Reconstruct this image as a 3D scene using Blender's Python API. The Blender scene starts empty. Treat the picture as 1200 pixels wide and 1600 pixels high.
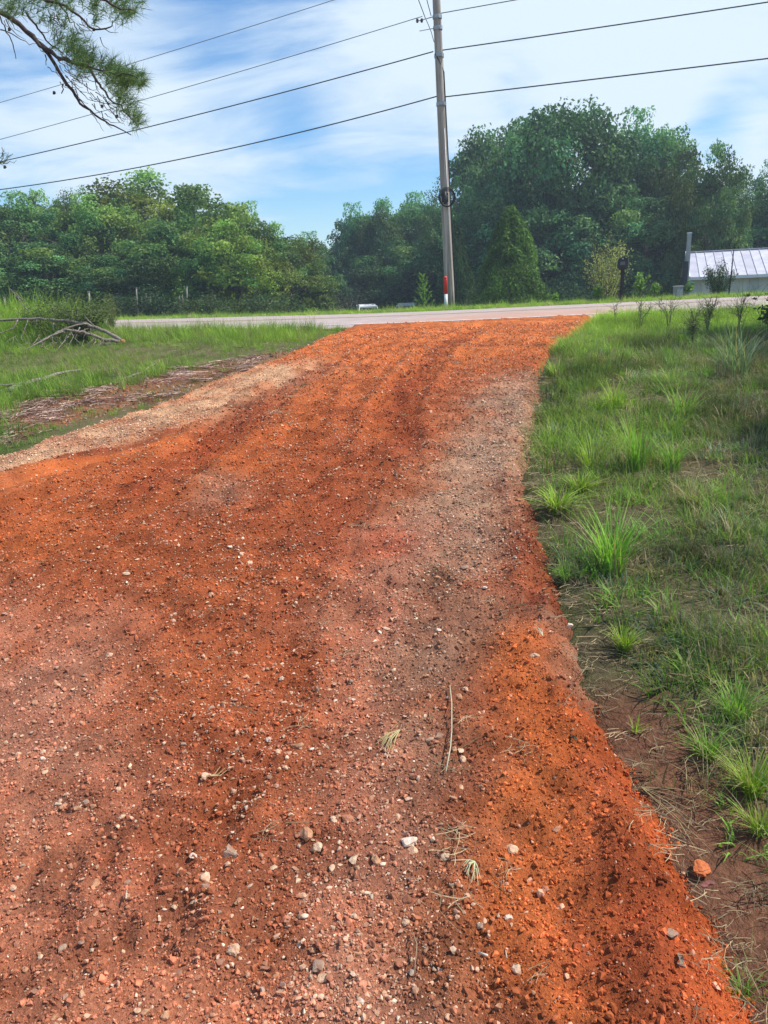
import bpy, math, random
import numpy as np
from mathutils import Vector, Matrix

random.seed(7)
rng = np.random.default_rng(7)
SC = bpy.context.scene
ROOT = SC.collection

# ------------------------------------------------------------------ camera
EYE = Vector((0.0, 0.0, 1.62))
F_PX = 1202.0                       # focal length in photo pixels (photo 1200 x 1600)
PITCH = math.radians(16.5)
ROLL = math.radians(-2.7)
cam_data = bpy.data.cameras.new("camera")
cam = bpy.data.objects.new("camera", cam_data)
ROOT.objects.link(cam)
CAM_ROT = Matrix.Rotation(math.radians(90) - PITCH, 4, 'X') @ Matrix.Rotation(ROLL, 4, 'Z')
cam.matrix_world = Matrix.Translation(EYE) @ CAM_ROT
cam_data.sensor_fit = 'VERTICAL'
cam_data.sensor_height = 24.0
cam_data.lens = 24.0 * F_PX / 1600.0
cam_data.clip_start = 0.05
cam_data.clip_end = 2000.0
SC.camera = cam

# ------------------------------------------------------------------ world and sun
SUN_EL, SUN_AZ = math.radians(53), math.radians(88)   # azimuth clockwise from +Y: from the right
world = bpy.data.worlds.new("World")
SC.world = world
world.use_nodes = True
wt = world.node_tree
wt.nodes.clear()
def N(t, typ, **kw):
    n = t.nodes.new(typ)
    for k, v in kw.items():
        if k == 'inp':
            for a, b in v.items(): n.inputs[a].default_value = b
        else: setattr(n, k, v)
    return n
def mathn(t, op, a, b=None, c=None, clamp=False):
    n = N(t, 'ShaderNodeMath', operation=op, use_clamp=clamp)
    for i, v in enumerate((a, b, c)):
        if v is None: continue
        if isinstance(v, (int, float)): n.inputs[i].default_value = v
        else: t.links.new(v, n.inputs[i])
    return n.outputs[0]
sky = N(wt, 'ShaderNodeTexSky', sky_type='NISHITA', sun_disc=False, sun_elevation=SUN_EL, sun_rotation=SUN_AZ,
        altitude=50, air_density=1.0, dust_density=0.0, ozone_density=5.0)
bg_sky = N(wt, 'ShaderNodeBackground', inp={'Strength': 0.13})
hs = N(wt, 'ShaderNodeHueSaturation', inp={'Saturation': 1.3, 'Value': 1.0})
wt.links.new(sky.outputs[0], hs.inputs['Color']); wt.links.new(hs.outputs[0], bg_sky.inputs[0])
bg_cl = N(wt, 'ShaderNodeBackground', inp={'Color': (0.78, 0.90, 1.0, 1), 'Strength': 0.88})
tc = N(wt, 'ShaderNodeTexCoord')
sep = N(wt, 'ShaderNodeSeparateXYZ'); wt.links.new(tc.outputs['Generated'], sep.inputs[0])
zz = mathn(wt, 'ADD', mathn(wt, 'MAXIMUM', sep.outputs[2], 0.0), 0.16)
cmb = N(wt, 'ShaderNodeCombineXYZ')
wt.links.new(mathn(wt, 'DIVIDE', sep.outputs[0], zz), cmb.inputs[0])
wt.links.new(mathn(wt, 'DIVIDE', sep.outputs[1], zz), cmb.inputs[1])
n1 = N(wt, 'ShaderNodeTexNoise', inp={'Scale': 1.5, 'Detail': 12.0, 'Roughness': 0.60, 'Distortion': 0.5})
mp = N(wt, 'ShaderNodeMapping'); mp.inputs['Location'].default_value = (3.7, 1.2, 0.0); mp.inputs['Scale'].default_value = (0.8, 1.25, 1)
mp.inputs['Rotation'].default_value = (0, 0, 0.35)
wt.links.new(cmb.outputs[0], mp.inputs[0]); wt.links.new(mp.outputs[0], n1.inputs[0])
cover = n1.outputs[0]
# broad openings and banks in the cloud sheet, as directions in the sky
def sky_dir(px, py):
    v = CAM_ROT.to_3x3() @ Vector(((px - 600) / F_PX, (800 - py) / F_PX, -1.0))
    return v.normalized()
def blob(px, py, inner, outer, w):
    global cover
    d = sky_dir(px, py)
    vm = N(wt, 'ShaderNodeVectorMath', operation='DOT_PRODUCT'); vm.inputs[1].default_value = d
    nrm = N(wt, 'ShaderNodeVectorMath', operation='NORMALIZE'); wt.links.new(tc.outputs['Generated'], nrm.inputs[0])
    wt.links.new(nrm.outputs[0], vm.inputs[0])
    mr = N(wt, 'ShaderNodeMapRange', interpolation_type='SMOOTHSTEP',
           inp={1: math.cos(math.radians(outer)), 2: math.cos(math.radians(inner)), 3: 0.0, 4: w})
    wt.links.new(vm.outputs['Value'], mr.inputs[0])
    cover = mathn(wt, 'ADD', cover, mr.outputs[0])
for b in [(560, 300, 2, 9, -.22), (420, 290, 1, 6, -.05), (660, 260, 1, 6, -.12), (430, 10, 1, 9, -.12), (300, 60, 1, 5, -.06), (480, 190, 2, 8, .10),
          (1180, 205, 1, 5, -.24), (1080, 225, 1, 4, -.14),
          (950, 120, 6, 20, .20), (1150, 30, 5, 18, .16), (60, 200, 5, 14, .12), (300, 190, 3, 11, .12), (620, 110, 2, 8, .20), (1180, 250, 1, 4, .12)]:
    blob(*b)
cr = N(wt, 'ShaderNodeMapRange', interpolation_type='SMOOTHSTEP', inp={1: 0.36, 2: 0.80, 3: 0.04, 4: 0.92})
wt.links.new(cover, cr.inputs[0])
mixw = N(wt, 'ShaderNodeMixShader'); wo = N(wt, 'ShaderNodeOutputWorld')
wt.links.new(cr.outputs[0], mixw.inputs[0]); wt.links.new(bg_sky.outputs[0], mixw.inputs[1])
wt.links.new(bg_cl.outputs[0], mixw.inputs[2]); wt.links.new(mixw.outputs[0], wo.inputs[0])

sd = bpy.data.lights.new("sun", 'SUN'); sd.energy = 4.8; sd.angle = math.radians(0.6); sd.color = (1.0, 0.95, 0.86)
sun = bpy.data.objects.new("sun", sd); ROOT.objects.link(sun)
S = Vector((math.sin(SUN_AZ) * math.cos(SUN_EL), math.cos(SUN_AZ) * math.cos(SUN_EL), math.sin(SUN_EL)))
sun.rotation_euler = S.to_track_quat('Z', 'Y').to_euler()
sun.location = (20, 10, 30)

SC.view_settings.view_transform = 'Standard'
SC.view_settings.look = 'None'
SC.view_settings.gamma = 1.0
SC.view_settings.exposure = 0.33
SC.view_settings.use_curve_mapping = False
SC.render.engine = 'CYCLES'
SC.cycles.max_bounces = 6
SC.cycles.transparent_max_bounces = 8

# ------------------------------------------------------------------ numpy noise
def _hash(ix, iy, seed):
    h = (ix.astype(np.int64) * 374761393 + iy.astype(np.int64) * 668265263 + seed * 1442695041) & 0x7fffffff
    h = ((h ^ (h >> 13)) * 1274126177) & 0x7fffffff
    return ((h ^ (h >> 16)) & 0xffff) / 65535.0
def vnoise(x, y, seed=0):
    ix = np.floor(x); iy = np.floor(y); fx = x - ix; fy = y - iy
    u = fx * fx * (3 - 2 * fx); v = fy * fy * (3 - 2 * fy)
    a = _hash(ix, iy, seed); b = _hash(ix + 1, iy, seed); c = _hash(ix, iy + 1, seed); d = _hash(ix + 1, iy + 1, seed)
    return (a * (1 - u) + b * u) * (1 - v) + (c * (1 - u) + d * u) * v - 0.5
def fbm(x, y, scale, octs=4, seed=0, gain=0.5):
    r = 0; a = 1.0
    for o in range(octs):
        r = r + a * vnoise(x / scale + 17.3 * o, y / scale - 9.1 * o, seed + o); a *= gain; scale *= 0.5
    return r
def sstep(a, b, x):
    t = np.clip((x - a) / (b - a), 0, 1); return t * t * (3 - 2 * t)

# ------------------------------------------------------------------ terrain function
def road_c(x):
    d = np.maximum(3.0 - np.asarray(x, float), 0)
    return 18.3 + np.where(d < 7, 0.045 * d * d, 2.205 + 0.63 * (d - 7))
def base_z(x, y):
    x = np.asarray(x, float); y = np.asarray(y, float)
    c = road_c(x); near = c - 3.6; far = c + 3.6
    s = near - y
    t = np.clip(s / 14.5, 0, 1.6)
    z1 = 0.83 - 0.83 * t ** 1.5
    w = y - far
    low = -1.9 + 2.2 * sstep(-9, -18, x)
    z2 = 0.83 - 0.05 * sstep(0, 2, w) - (0.78 - low) * sstep(1.6, 22, w)
    return np.where(s > 0, z1, np.where(w > 0, z2, 0.83))
def ray(px, py):
    return CAM_ROT.to_3x3() @ Vector(((px - 600) / F_PX, (800 - py) / F_PX, -1.0))
def at(px, py, Y):
    d = ray(px, py); return EYE + d * (Y / d.y)
def on_ground(px, py, f=base_z):
    d = ray(px, py)
    k = 0.3
    if f is not base_z: k = max(.3, ((on_ground(px, py) - EYE).length / d.length) * .88)
    while k < 90:
        p = EYE + d * k
        if p.z < float(f(p.x, p.y)): break
        k *= 1.01 if f is base_z else 1.004
    p = EYE + d * k
    return p
def G(pts): return [on_ground(a, b) for a, b in pts]

# driveway borders (world), taken from where they meet the ground
R_PTS = G([(930, 498), (905, 522), (868, 548), (848, 590), (836, 680), (830, 745), (858, 830), (888, 900), (905, 985), (912, 1045),
           (955, 1150), (1008, 1240), (1060, 1330), (1100, 1410), (1140, 1500), (1176, 1598)])
L_PTS = G([(580, 508), (520, 526), (455, 552), (390, 580), (330, 600), (235, 645), (130, 675), (60, 695), (2, 714)])
ry = np.array([p.y for p in R_PTS][::-1]); rx = np.array([p.x for p in R_PTS][::-1])
ly = np.array([p.y for p in L_PTS][::-1]); lx = np.array([p.x for p in L_PTS][::-1])
ly = np.concatenate([[-3, 1.5, ly[0] - 1.2], ly]); lx = np.concatenate([[-8.5, -8.0, lx[0] - 1.9], lx])
ry = np.concatenate([[-3, 0.6], ry]); rx = np.concatenate([[rx[0] - .15, rx[0] - .04], rx])
DW_Y0, DW_Y1 = -2.0, 16.2
def xr(y): return np.interp(y, ry, rx)
def xl(y): return np.interp(y, ly, lx)

def jit_r(y): y = np.asarray(y, float); return .05 * fbm(y * 0 + 3.1, y, .35, 4, 77, .6) + .05 * fbm(y * 0 + 5.7, y, .07, 3, 79, .6)
def jit_l(y): y = np.asarray(y, float); return .14 * fbm(y * 0 + 8.1, y, .5, 4, 78, .6)
def drive_edge(x, y): return np.minimum(xr(y) + jit_r(y) - x, x - xl(y) - jit_l(y))
def edge_drop(e): return .11 * (1 - sstep(0, .15, e))
def seg_dist(x, y, pts):
    best = np.full(np.shape(x), 1e9); arc = np.zeros(np.shape(x)); side = np.zeros(np.shape(x)); acc = 0.0
    for (ax, ay), (bx, by) in zip(pts[:-1], pts[1:]):
        dx, dy = bx - ax, by - ay; L2 = dx * dx + dy * dy + 1e-9; L = math.sqrt(L2)
        t = np.clip(((x - ax) * dx + (y - ay) * dy) / L2, 0, 1)
        qx = x - ax - t * dx; qy = y - ay - t * dy
        d = np.sqrt(qx * qx + qy * qy); m = d < best
        best = np.where(m, d, best); arc = np.where(m, acc + t * L, arc)
        side = np.where(m, np.sign(dx * qy - dy * qx), side); acc += L
    return best, arc, side, acc
def stroke(px):
    return [(p.x, p.y) for p in G(px)]

# colour strokes on the clay: (photo polyline, half width in metres, colour, strength)
CLAY = np.array([0.335, 0.084, 0.028]); 
BRIGHT = np.array([0.50, 0.128, 0.034]); TOPB = np.array([0.60, 0.178, 0.050]); DEEP = np.array([0.215, 0.046, 0.019]); TAN = np.array([0.47, 0.27, 0.165])
GREY = np.array([0.34, 0.205, 0.135]); BROWN = np.array([0.19, 0.082, 0.046]); PINK = np.array([0.42, 0.19, 0.12]); PALE = np.array([0.56, 0.33, 0.19])
COL_STROKES = [
    (stroke([(560, 530), (700, 520), (880, 512)]), 2.2, TOPB, .95),
    (stroke([(470, 585), (640, 560), (820, 545)]), 1.5, TOPB, .7),
    (stroke([(620, 520), (560, 620), (420, 720)]), 0.6, BRIGHT, .35),
    (stroke([(0, 735), (150, 690), (330, 635), (440, 585)]), 0.60, PALE, 1.0),
    (stroke([(0, 780), (130, 737), (265, 697)]), 0.26, BRIGHT * 1.1, 1.0),
    (stroke([(0, 850), (200, 780), (420, 690)]), 0.7, BRIGHT, .4),
    (stroke([(0, 1150), (100, 1300), (150, 1600)]), 0.45, PINK, .7),
    (stroke([(-200, 1000), (60, 1050), (0, 1250)]), 0.5, PINK, .6),
    (stroke([(820, 600), (790, 700), (750, 800), (700, 900), (650, 1000)]), 0.42, TAN, .9),
    (stroke([(800, 620), (770, 720), (735, 790), (720, 860)]), 0.22, GREY, .8),
    (stroke([(640, 850), (560, 1000), (560, 1200), (580, 1400), (540, 1600)]), 0.34, PINK, .95),
    (stroke([(700, 900), (690, 1050), (720, 1180), (740, 1330), (760, 1600)]), 0.17, BROWN, .85),
    (stroke([(680, 1000), (640, 1120), (640, 1300)]), 0.15, GREY, .45),
    (stroke([(850, 770), (865, 860), (870, 960)]), 0.22, DEEP, .9), (stroke([(640, 700), (625, 620), (680, 555), (740, 522)]), .16, DEEP * 1.3, .7),
    (stroke([(240, 770), (370, 670), (450, 610), (520, 575)]), .22, DEEP * 1.4, .65), (stroke([(450, 1050), (420, 1160), (350, 1260)]), .12, DEEP * 1.3, .6), (stroke([(0, 762), (130, 722), (275, 682)]), .06, DEEP, .8),
    (stroke([(520, 800), (480, 950), (470, 1080)]), .18, DEEP * 1.5, .5),
    (stroke([(590, 870), (620, 850)]), 0.14, np.array([.50, .11, .05]), .6),
    (stroke([(820, 1040), (840, 1130), (830, 1200)]), 0.13, BRIGHT, .9),
    (stroke([(800, 1250), (850, 1300), (830, 1400), (860, 1500), (880, 1620)]), 0.16, BRIGHT, .85),
    (stroke([(960, 1160), (1020, 1330), (1070, 1500), (1100, 1600)]), 0.16, np.array([.50, .105, .028]), .8),
    (stroke([(940, 1290), (960, 1400), (960, 1600)]), 0.12, DEEP, .5),
    (stroke([(430, 800), (420, 950), (400, 1150), (330, 1300)]), 0.45, CLAY, .7),
    (stroke([(330, 750), (340, 800)]), 0.16, GREY, .5),
    (stroke([(880, 990), (940, 1080)]), 0.10, GREY, .6),
]
def clay_color(x, y):
    wx = x + 0.16 * fbm(x, y, 0.5, 3, 51); wy = y + 0.16 * fbm(x, y, 0.5, 3, 61)
    n = fbm(x, y, 1.6, 4, 3)[..., None]; brk = fbm(x, y, .3, 4, 55, .7)
    c = CLAY + (BRIGHT - CLAY) * np.clip(n * 0.5, 0, 1) + (DEEP - CLAY) * np.clip(-n * 0.5, 0, 1)
    for pts, w, colr, k in COL_STROKES:
        d, a, s, L = seg_dist(wx, wy, pts)
        m = (k * np.clip(np.exp(-(d / w) ** 2) * (1 + .9 * brk), 0, 1))[..., None]
        c = c * (1 - m) + colr * m
    f = fbm(x, y, 0.12, 3, 71)[..., None]; f2 = np.clip(fbm(x, y, .45, 5, 73, .7) * 2.2, -1, 1)[..., None]
    c = c + (DEEP * 1.2 - c) * np.clip(-f2, 0, 1) * .28 + (BRIGHT - c) * np.clip(f2, 0, 1) * .10
    return np.clip(c * (1 + 0.5 * f), 0.01, 1)

RIBS = [(stroke([(610, 720), (618, 640), (680, 555), (760, 514)]), .22, .040, .22),
        (stroke([(230, 775), (370, 670), (450, 610), (540, 568)]), .26, .038, .20),
        (stroke([(835, 740), (870, 860), (880, 950)]), .16, .024, .085),
        (stroke([(300, 1320), (400, 1170), (440, 1060), (470, 930)]), .13, .014, .085),
        (stroke([(-60, 1440), (120, 1400), (330, 1340)]), .12, .009, .10),
        (stroke([(0, 1560), (260, 1480)]), .10, .009, .10),
        (stroke([(470, 700), (500, 620), (600, 545)]), .18, .022, .20)]
FLAT = [(stroke([(-160, 830), (0, 780), (130, 737), (272, 694)]), .22), ]
EDGE = stroke([(-160, 800), (0, 757), (130, 718), (275, 678)])
def clay_z(x, y):
    z = base_z(x, y) + 0.035
    rough = 0.030 * fbm(x, y, 0.9, 3, 5)
    fine = 0.030 * fbm(x, y, 0.16, 5, 9, 0.64) * (.6 + .9 * np.clip(fbm(x, y, .8, 2, 19) + .5, 0, 1))
    for pts, w in FLAT:
        d, a, s, L = seg_dist(x, y, pts)
        m = sstep(w, w * .7, d) * (1 - .85 * sstep(L * .55, L * .98, a))
        fine = fine * (1 - .8 * m); z = z - 0.045 * m + 0.045 * np.exp(-((d - w * 1.2) / .07) ** 2) * (1 - sstep(L * .5, L * .95, a))
    for pts, w, amp, lam in RIBS:
        d, a, s, L = seg_dist(x, y, pts)
        m = np.exp(-(d / w) ** 4)
        z = z + amp * m * np.sin(6.2832 * (a + .02 * fbm(x, y, .1, 2, 4)) / lam) * (0.7 + fbm(x, y, .3, 2, 33)) - amp * .8 * m + amp * .9 * np.exp(-((d - w * 1.25) / (w * .3)) ** 2)
    # raised loose berm on the right side near the camera
    e = xr(y) - x
    near = sstep(4.5, 2.0, y)
    z = z + near * 0.045 * np.exp(-((e - .16) / .16) ** 2) + near * 0.018 * fbm(x, y, .07, 3, 91) * sstep(.55, .3, e)
    crumb = (.5 - np.abs(fbm(x, y, .085, 4, 101, .62))) * .026 * sstep(9, 4, y) + (.5 - np.abs(fbm(x, y, .22, 4, 111, .6))) * .032 * sstep(3, 8, y)
    return z + rough + fine + crumb

# ------------------------------------------------------------------ mesh helpers
def tag(o, label=None, cat=None, group=None, kind=None):
    if label: o['label'] = label
    if cat: o['category'] = cat
    if group: o['group'] = group
    if kind: o['kind'] = kind
    return o
def np_mesh(name, V, F, smooth=False, cols=None):
    """V (n,3) array; F (m,k) int array or list of such arrays."""
    V = np.asarray(V, dtype=np.float32)
    Fs = F if isinstance(F, list) else [F]
    Fs = [np.asarray(f, dtype=np.int32) for f in Fs if len(f)]
    me = bpy.data.meshes.new(name)
    me.vertices.add(len(V)); me.vertices.foreach_set('co', V.ravel())
    tot = sum(f.size for f in Fs); npol = sum(len(f) for f in Fs)
    me.loops.add(tot); me.polygons.add(npol)
    me.loops.foreach_set('vertex_index', np.concatenate([f.ravel() for f in Fs]))
    sizes = np.concatenate([np.full(len(f), f.shape[1], np.int32) for f in Fs])
    me.polygons.foreach_set('loop_start', np.concatenate([[0], np.cumsum(sizes)[:-1]]).astype(np.int32))
    me.update(calc_edges=True)
    me.polygons.foreach_set('use_smooth', np.full(npol, smooth))
    if cols is not None:
        a = me.color_attributes.new('col', 'FLOAT_COLOR', 'POINT')
        c = np.ones((len(V), 4), np.float32); c[:, :3] = cols
        a.data.foreach_set('color', c.ravel())
    return me
def link(name, me, mat=None, parent=None, loc=None):
    o = bpy.data.objects.new(name, me)
    if mat is not None and me is not None and not me.materials: me.materials.append(mat)
    ROOT.objects.link(o)
    if parent is not None: o.parent = parent
    if loc is not None: o.location = loc
    return o
def empty(name, loc, rz=0.0):
    o = bpy.data.objects.new(name, None); o.empty_display_size = .2
    ROOT.objects.link(o); o.location = loc; o.rotation_euler = (0, 0, rz)
    return o
class MB:
    def __init__(s): s.V = []; s.F3 = []; s.F4 = []; s.n = 0; s.C = []
    def add(s, V, F, col=None):
        V = np.asarray(V, float)
        s.V.append(V)
        s.C.append(np.tile(np.asarray(col if col is not None else (1, 1, 1), float), (len(V), 1)))
        for f in F:
            (s.F4 if len(f) == 4 else s.F3).append([i + s.n for i in f])
        s.n += len(V)
    def box(s, c, d, R=None, col=None):
        x, y, z = [k / 2 for k in d]
        V = np.array([[-x, -y, -z], [x, -y, -z], [x, y, -z], [-x, y, -z], [-x, -y, z], [x, -y, z], [x, y, z], [-x, y, z]])
        if R is not None: V = V @ np.array(R).T
        s.add(V + np.array(c), [(0, 3, 2, 1), (4, 5, 6, 7), (0, 1, 5, 4), (1, 2, 6, 5), (2, 3, 7, 6), (3, 0, 4, 7)], col)
    def tube(s, pts, rad, sides=8, cap=True, col=None):
        pts = [Vector(p) for p in pts]; n = len(pts)
        if isinstance(rad, (int, float)): rad = [rad] * n
        up = Vector((0.13, 0.21, 0.97)); V = []; prev = None
        for i in range(n):
            t = (pts[min(i + 1, n - 1)] - pts[max(i - 1, 0)]).normalized()
            if prev is None:
                a = t.cross(up if abs(t.dot(up)) < .9 else Vector((1, 0, 0))).normalized()
            else:
                a = (prev - t * prev.dot(t)).normalized()
            prev = a; b = t.cross(a)
            for k in range(sides):
                th = 2 * math.pi * k / sides
                V.append(pts[i] + (a * math.cos(th) + b * math.sin(th)) * rad[i])
        F = []
        for i in range(n - 1):
            for k in range(sides):
                k2 = (k + 1) % sides
                F.append((i * sides + k, i * sides + k2, (i + 1) * sides + k2, (i + 1) * sides + k))
        if cap:
            V.append(pts[0]); V.append(pts[-1]); c0 = n * sides; c1 = c0 + 1
            for k in range(sides):
                k2 = (k + 1) % sides
                F.append((c0, k2, k)); F.append((c1, (n - 1) * sides + k, (n - 1) * sides + k2))
        s.add([list(v) for v in V], F, col)
    def mesh(s, name, smooth=False, cols=False):
        V = np.concatenate(s.V); Fs = []
        if s.F4: Fs.append(np.array(s.F4))
        if s.F3: Fs.append(np.array(s.F3))
        return np_mesh(name, V, Fs, smooth, np.concatenate(s.C) if cols else None)
    def build(s, name, mat, parent=None, smooth=False, cols=False):
        return link(name, s.mesh(name, smooth, cols), mat, parent)

# ------------------------------------------------------------------ materials
def mat(name):
    m = bpy.data.materials.new(name); m.use_nodes = True; t = m.node_tree
    b = t.nodes['Principled BSDF']
    return m, t, b
def ramp(t, fac, stops):
    r = N(t, 'ShaderNodeValToRGB'); el = r.color_ramp.elements
    while len(el) < len(stops): el.new(0.5)
    for e, (p, c) in zip(el, stops): e.position = p; e.color = (*c, 1)
    t.links.new(fac, r.inputs[0]); return r.outputs[0]
def noise(t, scale, detail=4, rough=.6, vec=None, dist=0):
    n = N(t, 'ShaderNodeTexNoise', inp={'Scale': scale, 'Detail': detail, 'Roughness': rough, 'Distortion': dist})
    if vec is None:
        g = N(t, 'ShaderNodeNewGeometry'); vec = g.outputs['Position']
    t.links.new(vec, n.inputs['Vector']); return n.outputs[0]
def mixc(t, fac, a, b, mode='MIX'):
    n = N(t, 'ShaderNodeMix', data_type='RGBA', blend_type=mode)
    for i, v in ((0, fac), (6, a), (7, b)):
        if isinstance(v, (int, float)): n.inputs[i].default_value = v
        elif isinstance(v, tuple): n.inputs[i].default_value = (*v, 1)
        else: t.links.new(v, n.inputs[i])
    return n.outputs[2]
def bump(t, b, h, strength, dist):
    n = N(t, 'ShaderNodeBump', inp={'Strength': strength, 'Distance': dist}); t.links.new(h, n.inputs['Height']); t.links.new(n.outputs[0], b.inputs['Normal'])
def simple(name, col, rough=.6, var=.25, scale=20, metal=0, bstr=0.2, bd=.004, col2=None):
    m, t, b = mat(name)
    f = noise(t, scale, 5, .65)
    c2 = col2 or tuple(c * (1 - var) for c in col)
    c = ramp(t, f, [(.32, c2), (.66, col)])
    t.links.new(c, b.inputs['Base Color']); b.inputs['Roughness'].default_value = rough; b.inputs['Metallic'].default_value = metal
    b.inputs['Specular IOR Level'].default_value = .3
    if bstr: bump(t, b, noise(t, scale * 2.5, 4), bstr, bd)
    return m
def clay_mat():
    m, t, b = mat("clay")
    a = N(t, 'ShaderNodeAttribute', attribute_name='col')
    f1 = noise(t, 90, 4, .7); f2 = noise(t, 300, 2, .6)
    c = mixc(t, .8, a.outputs['Color'], ramp(t, f1, [(.3, (.42, .40, .40)), (.52, (.95, .95, .95)), (.75, (1.5, 1.45, 1.4))]), 'MULTIPLY')
    t.links.new(c, b.inputs['Base Color']); b.inputs['Roughness'].default_value = .95; b.inputs['Specular IOR Level'].default_value = .15
    bump(t, b, mathn(t, 'ADD', f1, mathn(t, 'MULTIPLY', f2, .4)), .9, .012)
    return m
def inst_mat(name, rough=.9, var=.5, transl=0.0, spec=.2, mesh_attr=False, objrand=0.0):
    m, t, b = mat(name)
    a = N(t, 'ShaderNodeAttribute', attribute_name='col'); a.attribute_type = 'GEOMETRY' if mesh_attr else 'INSTANCER'
    c = a.outputs['Color']
    if not mesh_attr:
        f = noise(t, 60, 2, .6)
        c = mixc(t, 1.0, c, ramp(t, f, [(.3, (1 - var,) * 3), (.7, (1 + var,) * 3)]), 'MULTIPLY')
    if objrand:
        oi = N(t, 'ShaderNodeObjectInfo')
        c = mixc(t, 1.0, c, oi.outputs['Color'], 'MULTIPLY')
    t.links.new(c, b.inputs['Base Color']); b.inputs['Roughness'].default_value = rough; b.inputs['Specular IOR Level'].default_value = spec
    if transl:
        tr = N(t, 'ShaderNodeBsdfTranslucent')
        t.links.new(mixc(t, 1.0, c, (1.1, 1.25, .6), 'MULTIPLY'), tr.inputs[0])
        mx = N(t, 'ShaderNodeMixShader', inp={0: transl}); out = t.nodes['Material Output']
        t.links.new(b.outputs[0], mx.inputs[1]); t.links.new(tr.outputs[0], mx.inputs[2]); t.links.new(mx.outputs[0], out.inputs[0])
    return m
M = {}
M['clay'] = clay_mat()
M['clod'] = inst_mat('clod_clay', .95, .35)
M['stone_i'] = inst_mat('pebble', .75, .3, spec=.35)
M['blade'] = inst_mat('grass_blade', .55, .2, .35)
M['leaf'] = inst_mat('tree_leaves', .6, .2, .30, mesh_attr=True, objrand=1)
M['plant'] = inst_mat('plant_leaves', .55, .2, .35, mesh_attr=True, objrand=1)
M['bark'] = simple('bark', (.17, .13, .10), .9, .5, 12, bstr=.6, bd=.02)
M['pale_bark'] = simple('pale_bark', (.34, .31, .26), .85, .45, 14, bstr=.4, bd=.01)
M['branch'] = simple('fallen_branch_bark', (.36, .30, .25), .9, .8, 35, bstr=.6, bd=.01)
M['cutwood'] = simple('cut_wood', (.62, .27, .12), .8, .3, 60)
M['twig'] = simple('dry_twig', (.30, .24, .17), .9, .5, 30)
M['greenstem'] = simple('green_stem', (.20, .22, .11), .8, .4, 30)

# ground soil material with vertex colours
m, t, b = mat("soil"); a = N(t, 'ShaderNodeAttribute', attribute_name='col')
f = noise(t, 35, 5, .7)
t.links.new(mixc(t, .85, a.outputs['Color'], ramp(t, f, [(.3, (.45, .45, .45)), (.7, (1.45, 1.42, 1.35))]), 'MULTIPLY'), b.inputs['Base Color'])
b.inputs['Roughness'].default_value = .97; b.inputs['Specular IOR Level'].default_value = .1
bump(t, b, noise(t, 70, 4, .7), .8, .02); M['soil'] = m
# asphalt
m, t, b = mat("asphalt")
f = noise(t, 1.2, 5, .6); g = noise(t, 140, 2, .6)
c = ramp(t, f, [(.3, (.36, .275, .25)), (.7, (.46, .375, .345))])
c = mixc(t, .6, c, ramp(t, g, [(.35, (.6, .6, .6)), (.65, (1.3, 1.3, 1.3))]), 'MULTIPLY')
gp = N(t, 'ShaderNodeNewGeometry'); vd = N(t, 'ShaderNodeVectorMath', operation='DISTANCE'); vd.inputs[1].default_value = (3.2, 14.6, .8); t.links.new(gp.outputs['Position'], vd.inputs[0])
mr = N(t, 'ShaderNodeMapRange', interpolation_type='SMOOTHSTEP', inp={1: 1.2, 2: 4.6, 3: .75, 4: 0.0}); t.links.new(vd.outputs['Value'], mr.inputs[0])
st_ = mathn(t, 'MULTIPLY', mr.outputs[0], mathn(t, 'MULTIPLY', noise(t, 2.5, 5, .7), 1.5), clamp=True)
c = mixc(t, st_, c, (.50, .21, .10))     # clay tracked onto the asphalt by tyres
t.links.new(c, b.inputs['Base Color']); b.inputs['Roughness'].default_value = .9; bump(t, b, g, .4, .005); M['asphalt'] = m
M['roadpaint'] = simple('worn_white_paint', (.78, .77, .74), .7, .35, 9, bstr=0)
M['roaddull'] = simple('faded_paint', (.60, .54, .50), .8, .3, 7, bstr=0)
M['roadyellow'] = simple('worn_yellow_paint', (.62, .50, .26), .7, .4, 6, bstr=0)

# ------------------------------------------------------------------ ground sheet
def soil_color(x, y):
    n = fbm(x, y, 2.5, 4, 21)[..., None]; n2 = fbm(x, y, .4, 3, 22)[..., None]
    g1 = np.array([.07, .095, .03]); g2 = np.array([.15, .125, .065]); dark = np.array([.055, .045, .032]); clayc = np.array([.34, .13, .06])
    c = g1 + (g2 - g1) * np.clip(n + .5 + n2 * .6, 0, 1)
    right = (x > xr(y)).astype(float)
    near = (sstep(12, 8, y) * right)[..., None]
    dirt = np.array([.115, .082, .058])
    c = c * (1 - .55 * near) + dirt * .55 * near * (1 + .5 * n2)
    # worn brown ditch beside the berm
    d, a_, s_, L_ = seg_dist(x, y, DITCH)
    m = np.exp(-(d / .22) ** 4)[..., None]
    c = c * (1 - m) + np.array([.16, .075, .046]) * m * (1 + .4 * n2)
    # clay showing through leaf litter, left of the drive
    d, a_, s_, L_ = seg_dist(x + .2 * fbm(x, y, .8, 3, 8), y, LITTER)
    m = np.exp(-(d / .75) ** 4)[..., None] * (.55 + .45 * np.clip(2 * fbm(x, y, .9, 2, 27) + .5, 0, 1))[..., None]
    c = c * (1 - m) + (clayc * 1.1 * .7 + dirt * .3) * m
    # pale gravelly shoulders along the road
    rc = road_c(x); w = np.abs(y - rc) - 3.6
    m = np.exp(-(np.maximum(w, 0) / .35) ** 2)[..., None]
    c = c * (1 - m) + np.array([.50, .40, .24]) * m
    # dark forest floor
    m = sstep(34, 44, y)[..., None]
    c = c * (1 - m) + dark * m
    return np.clip(c, .01, 1)
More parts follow.
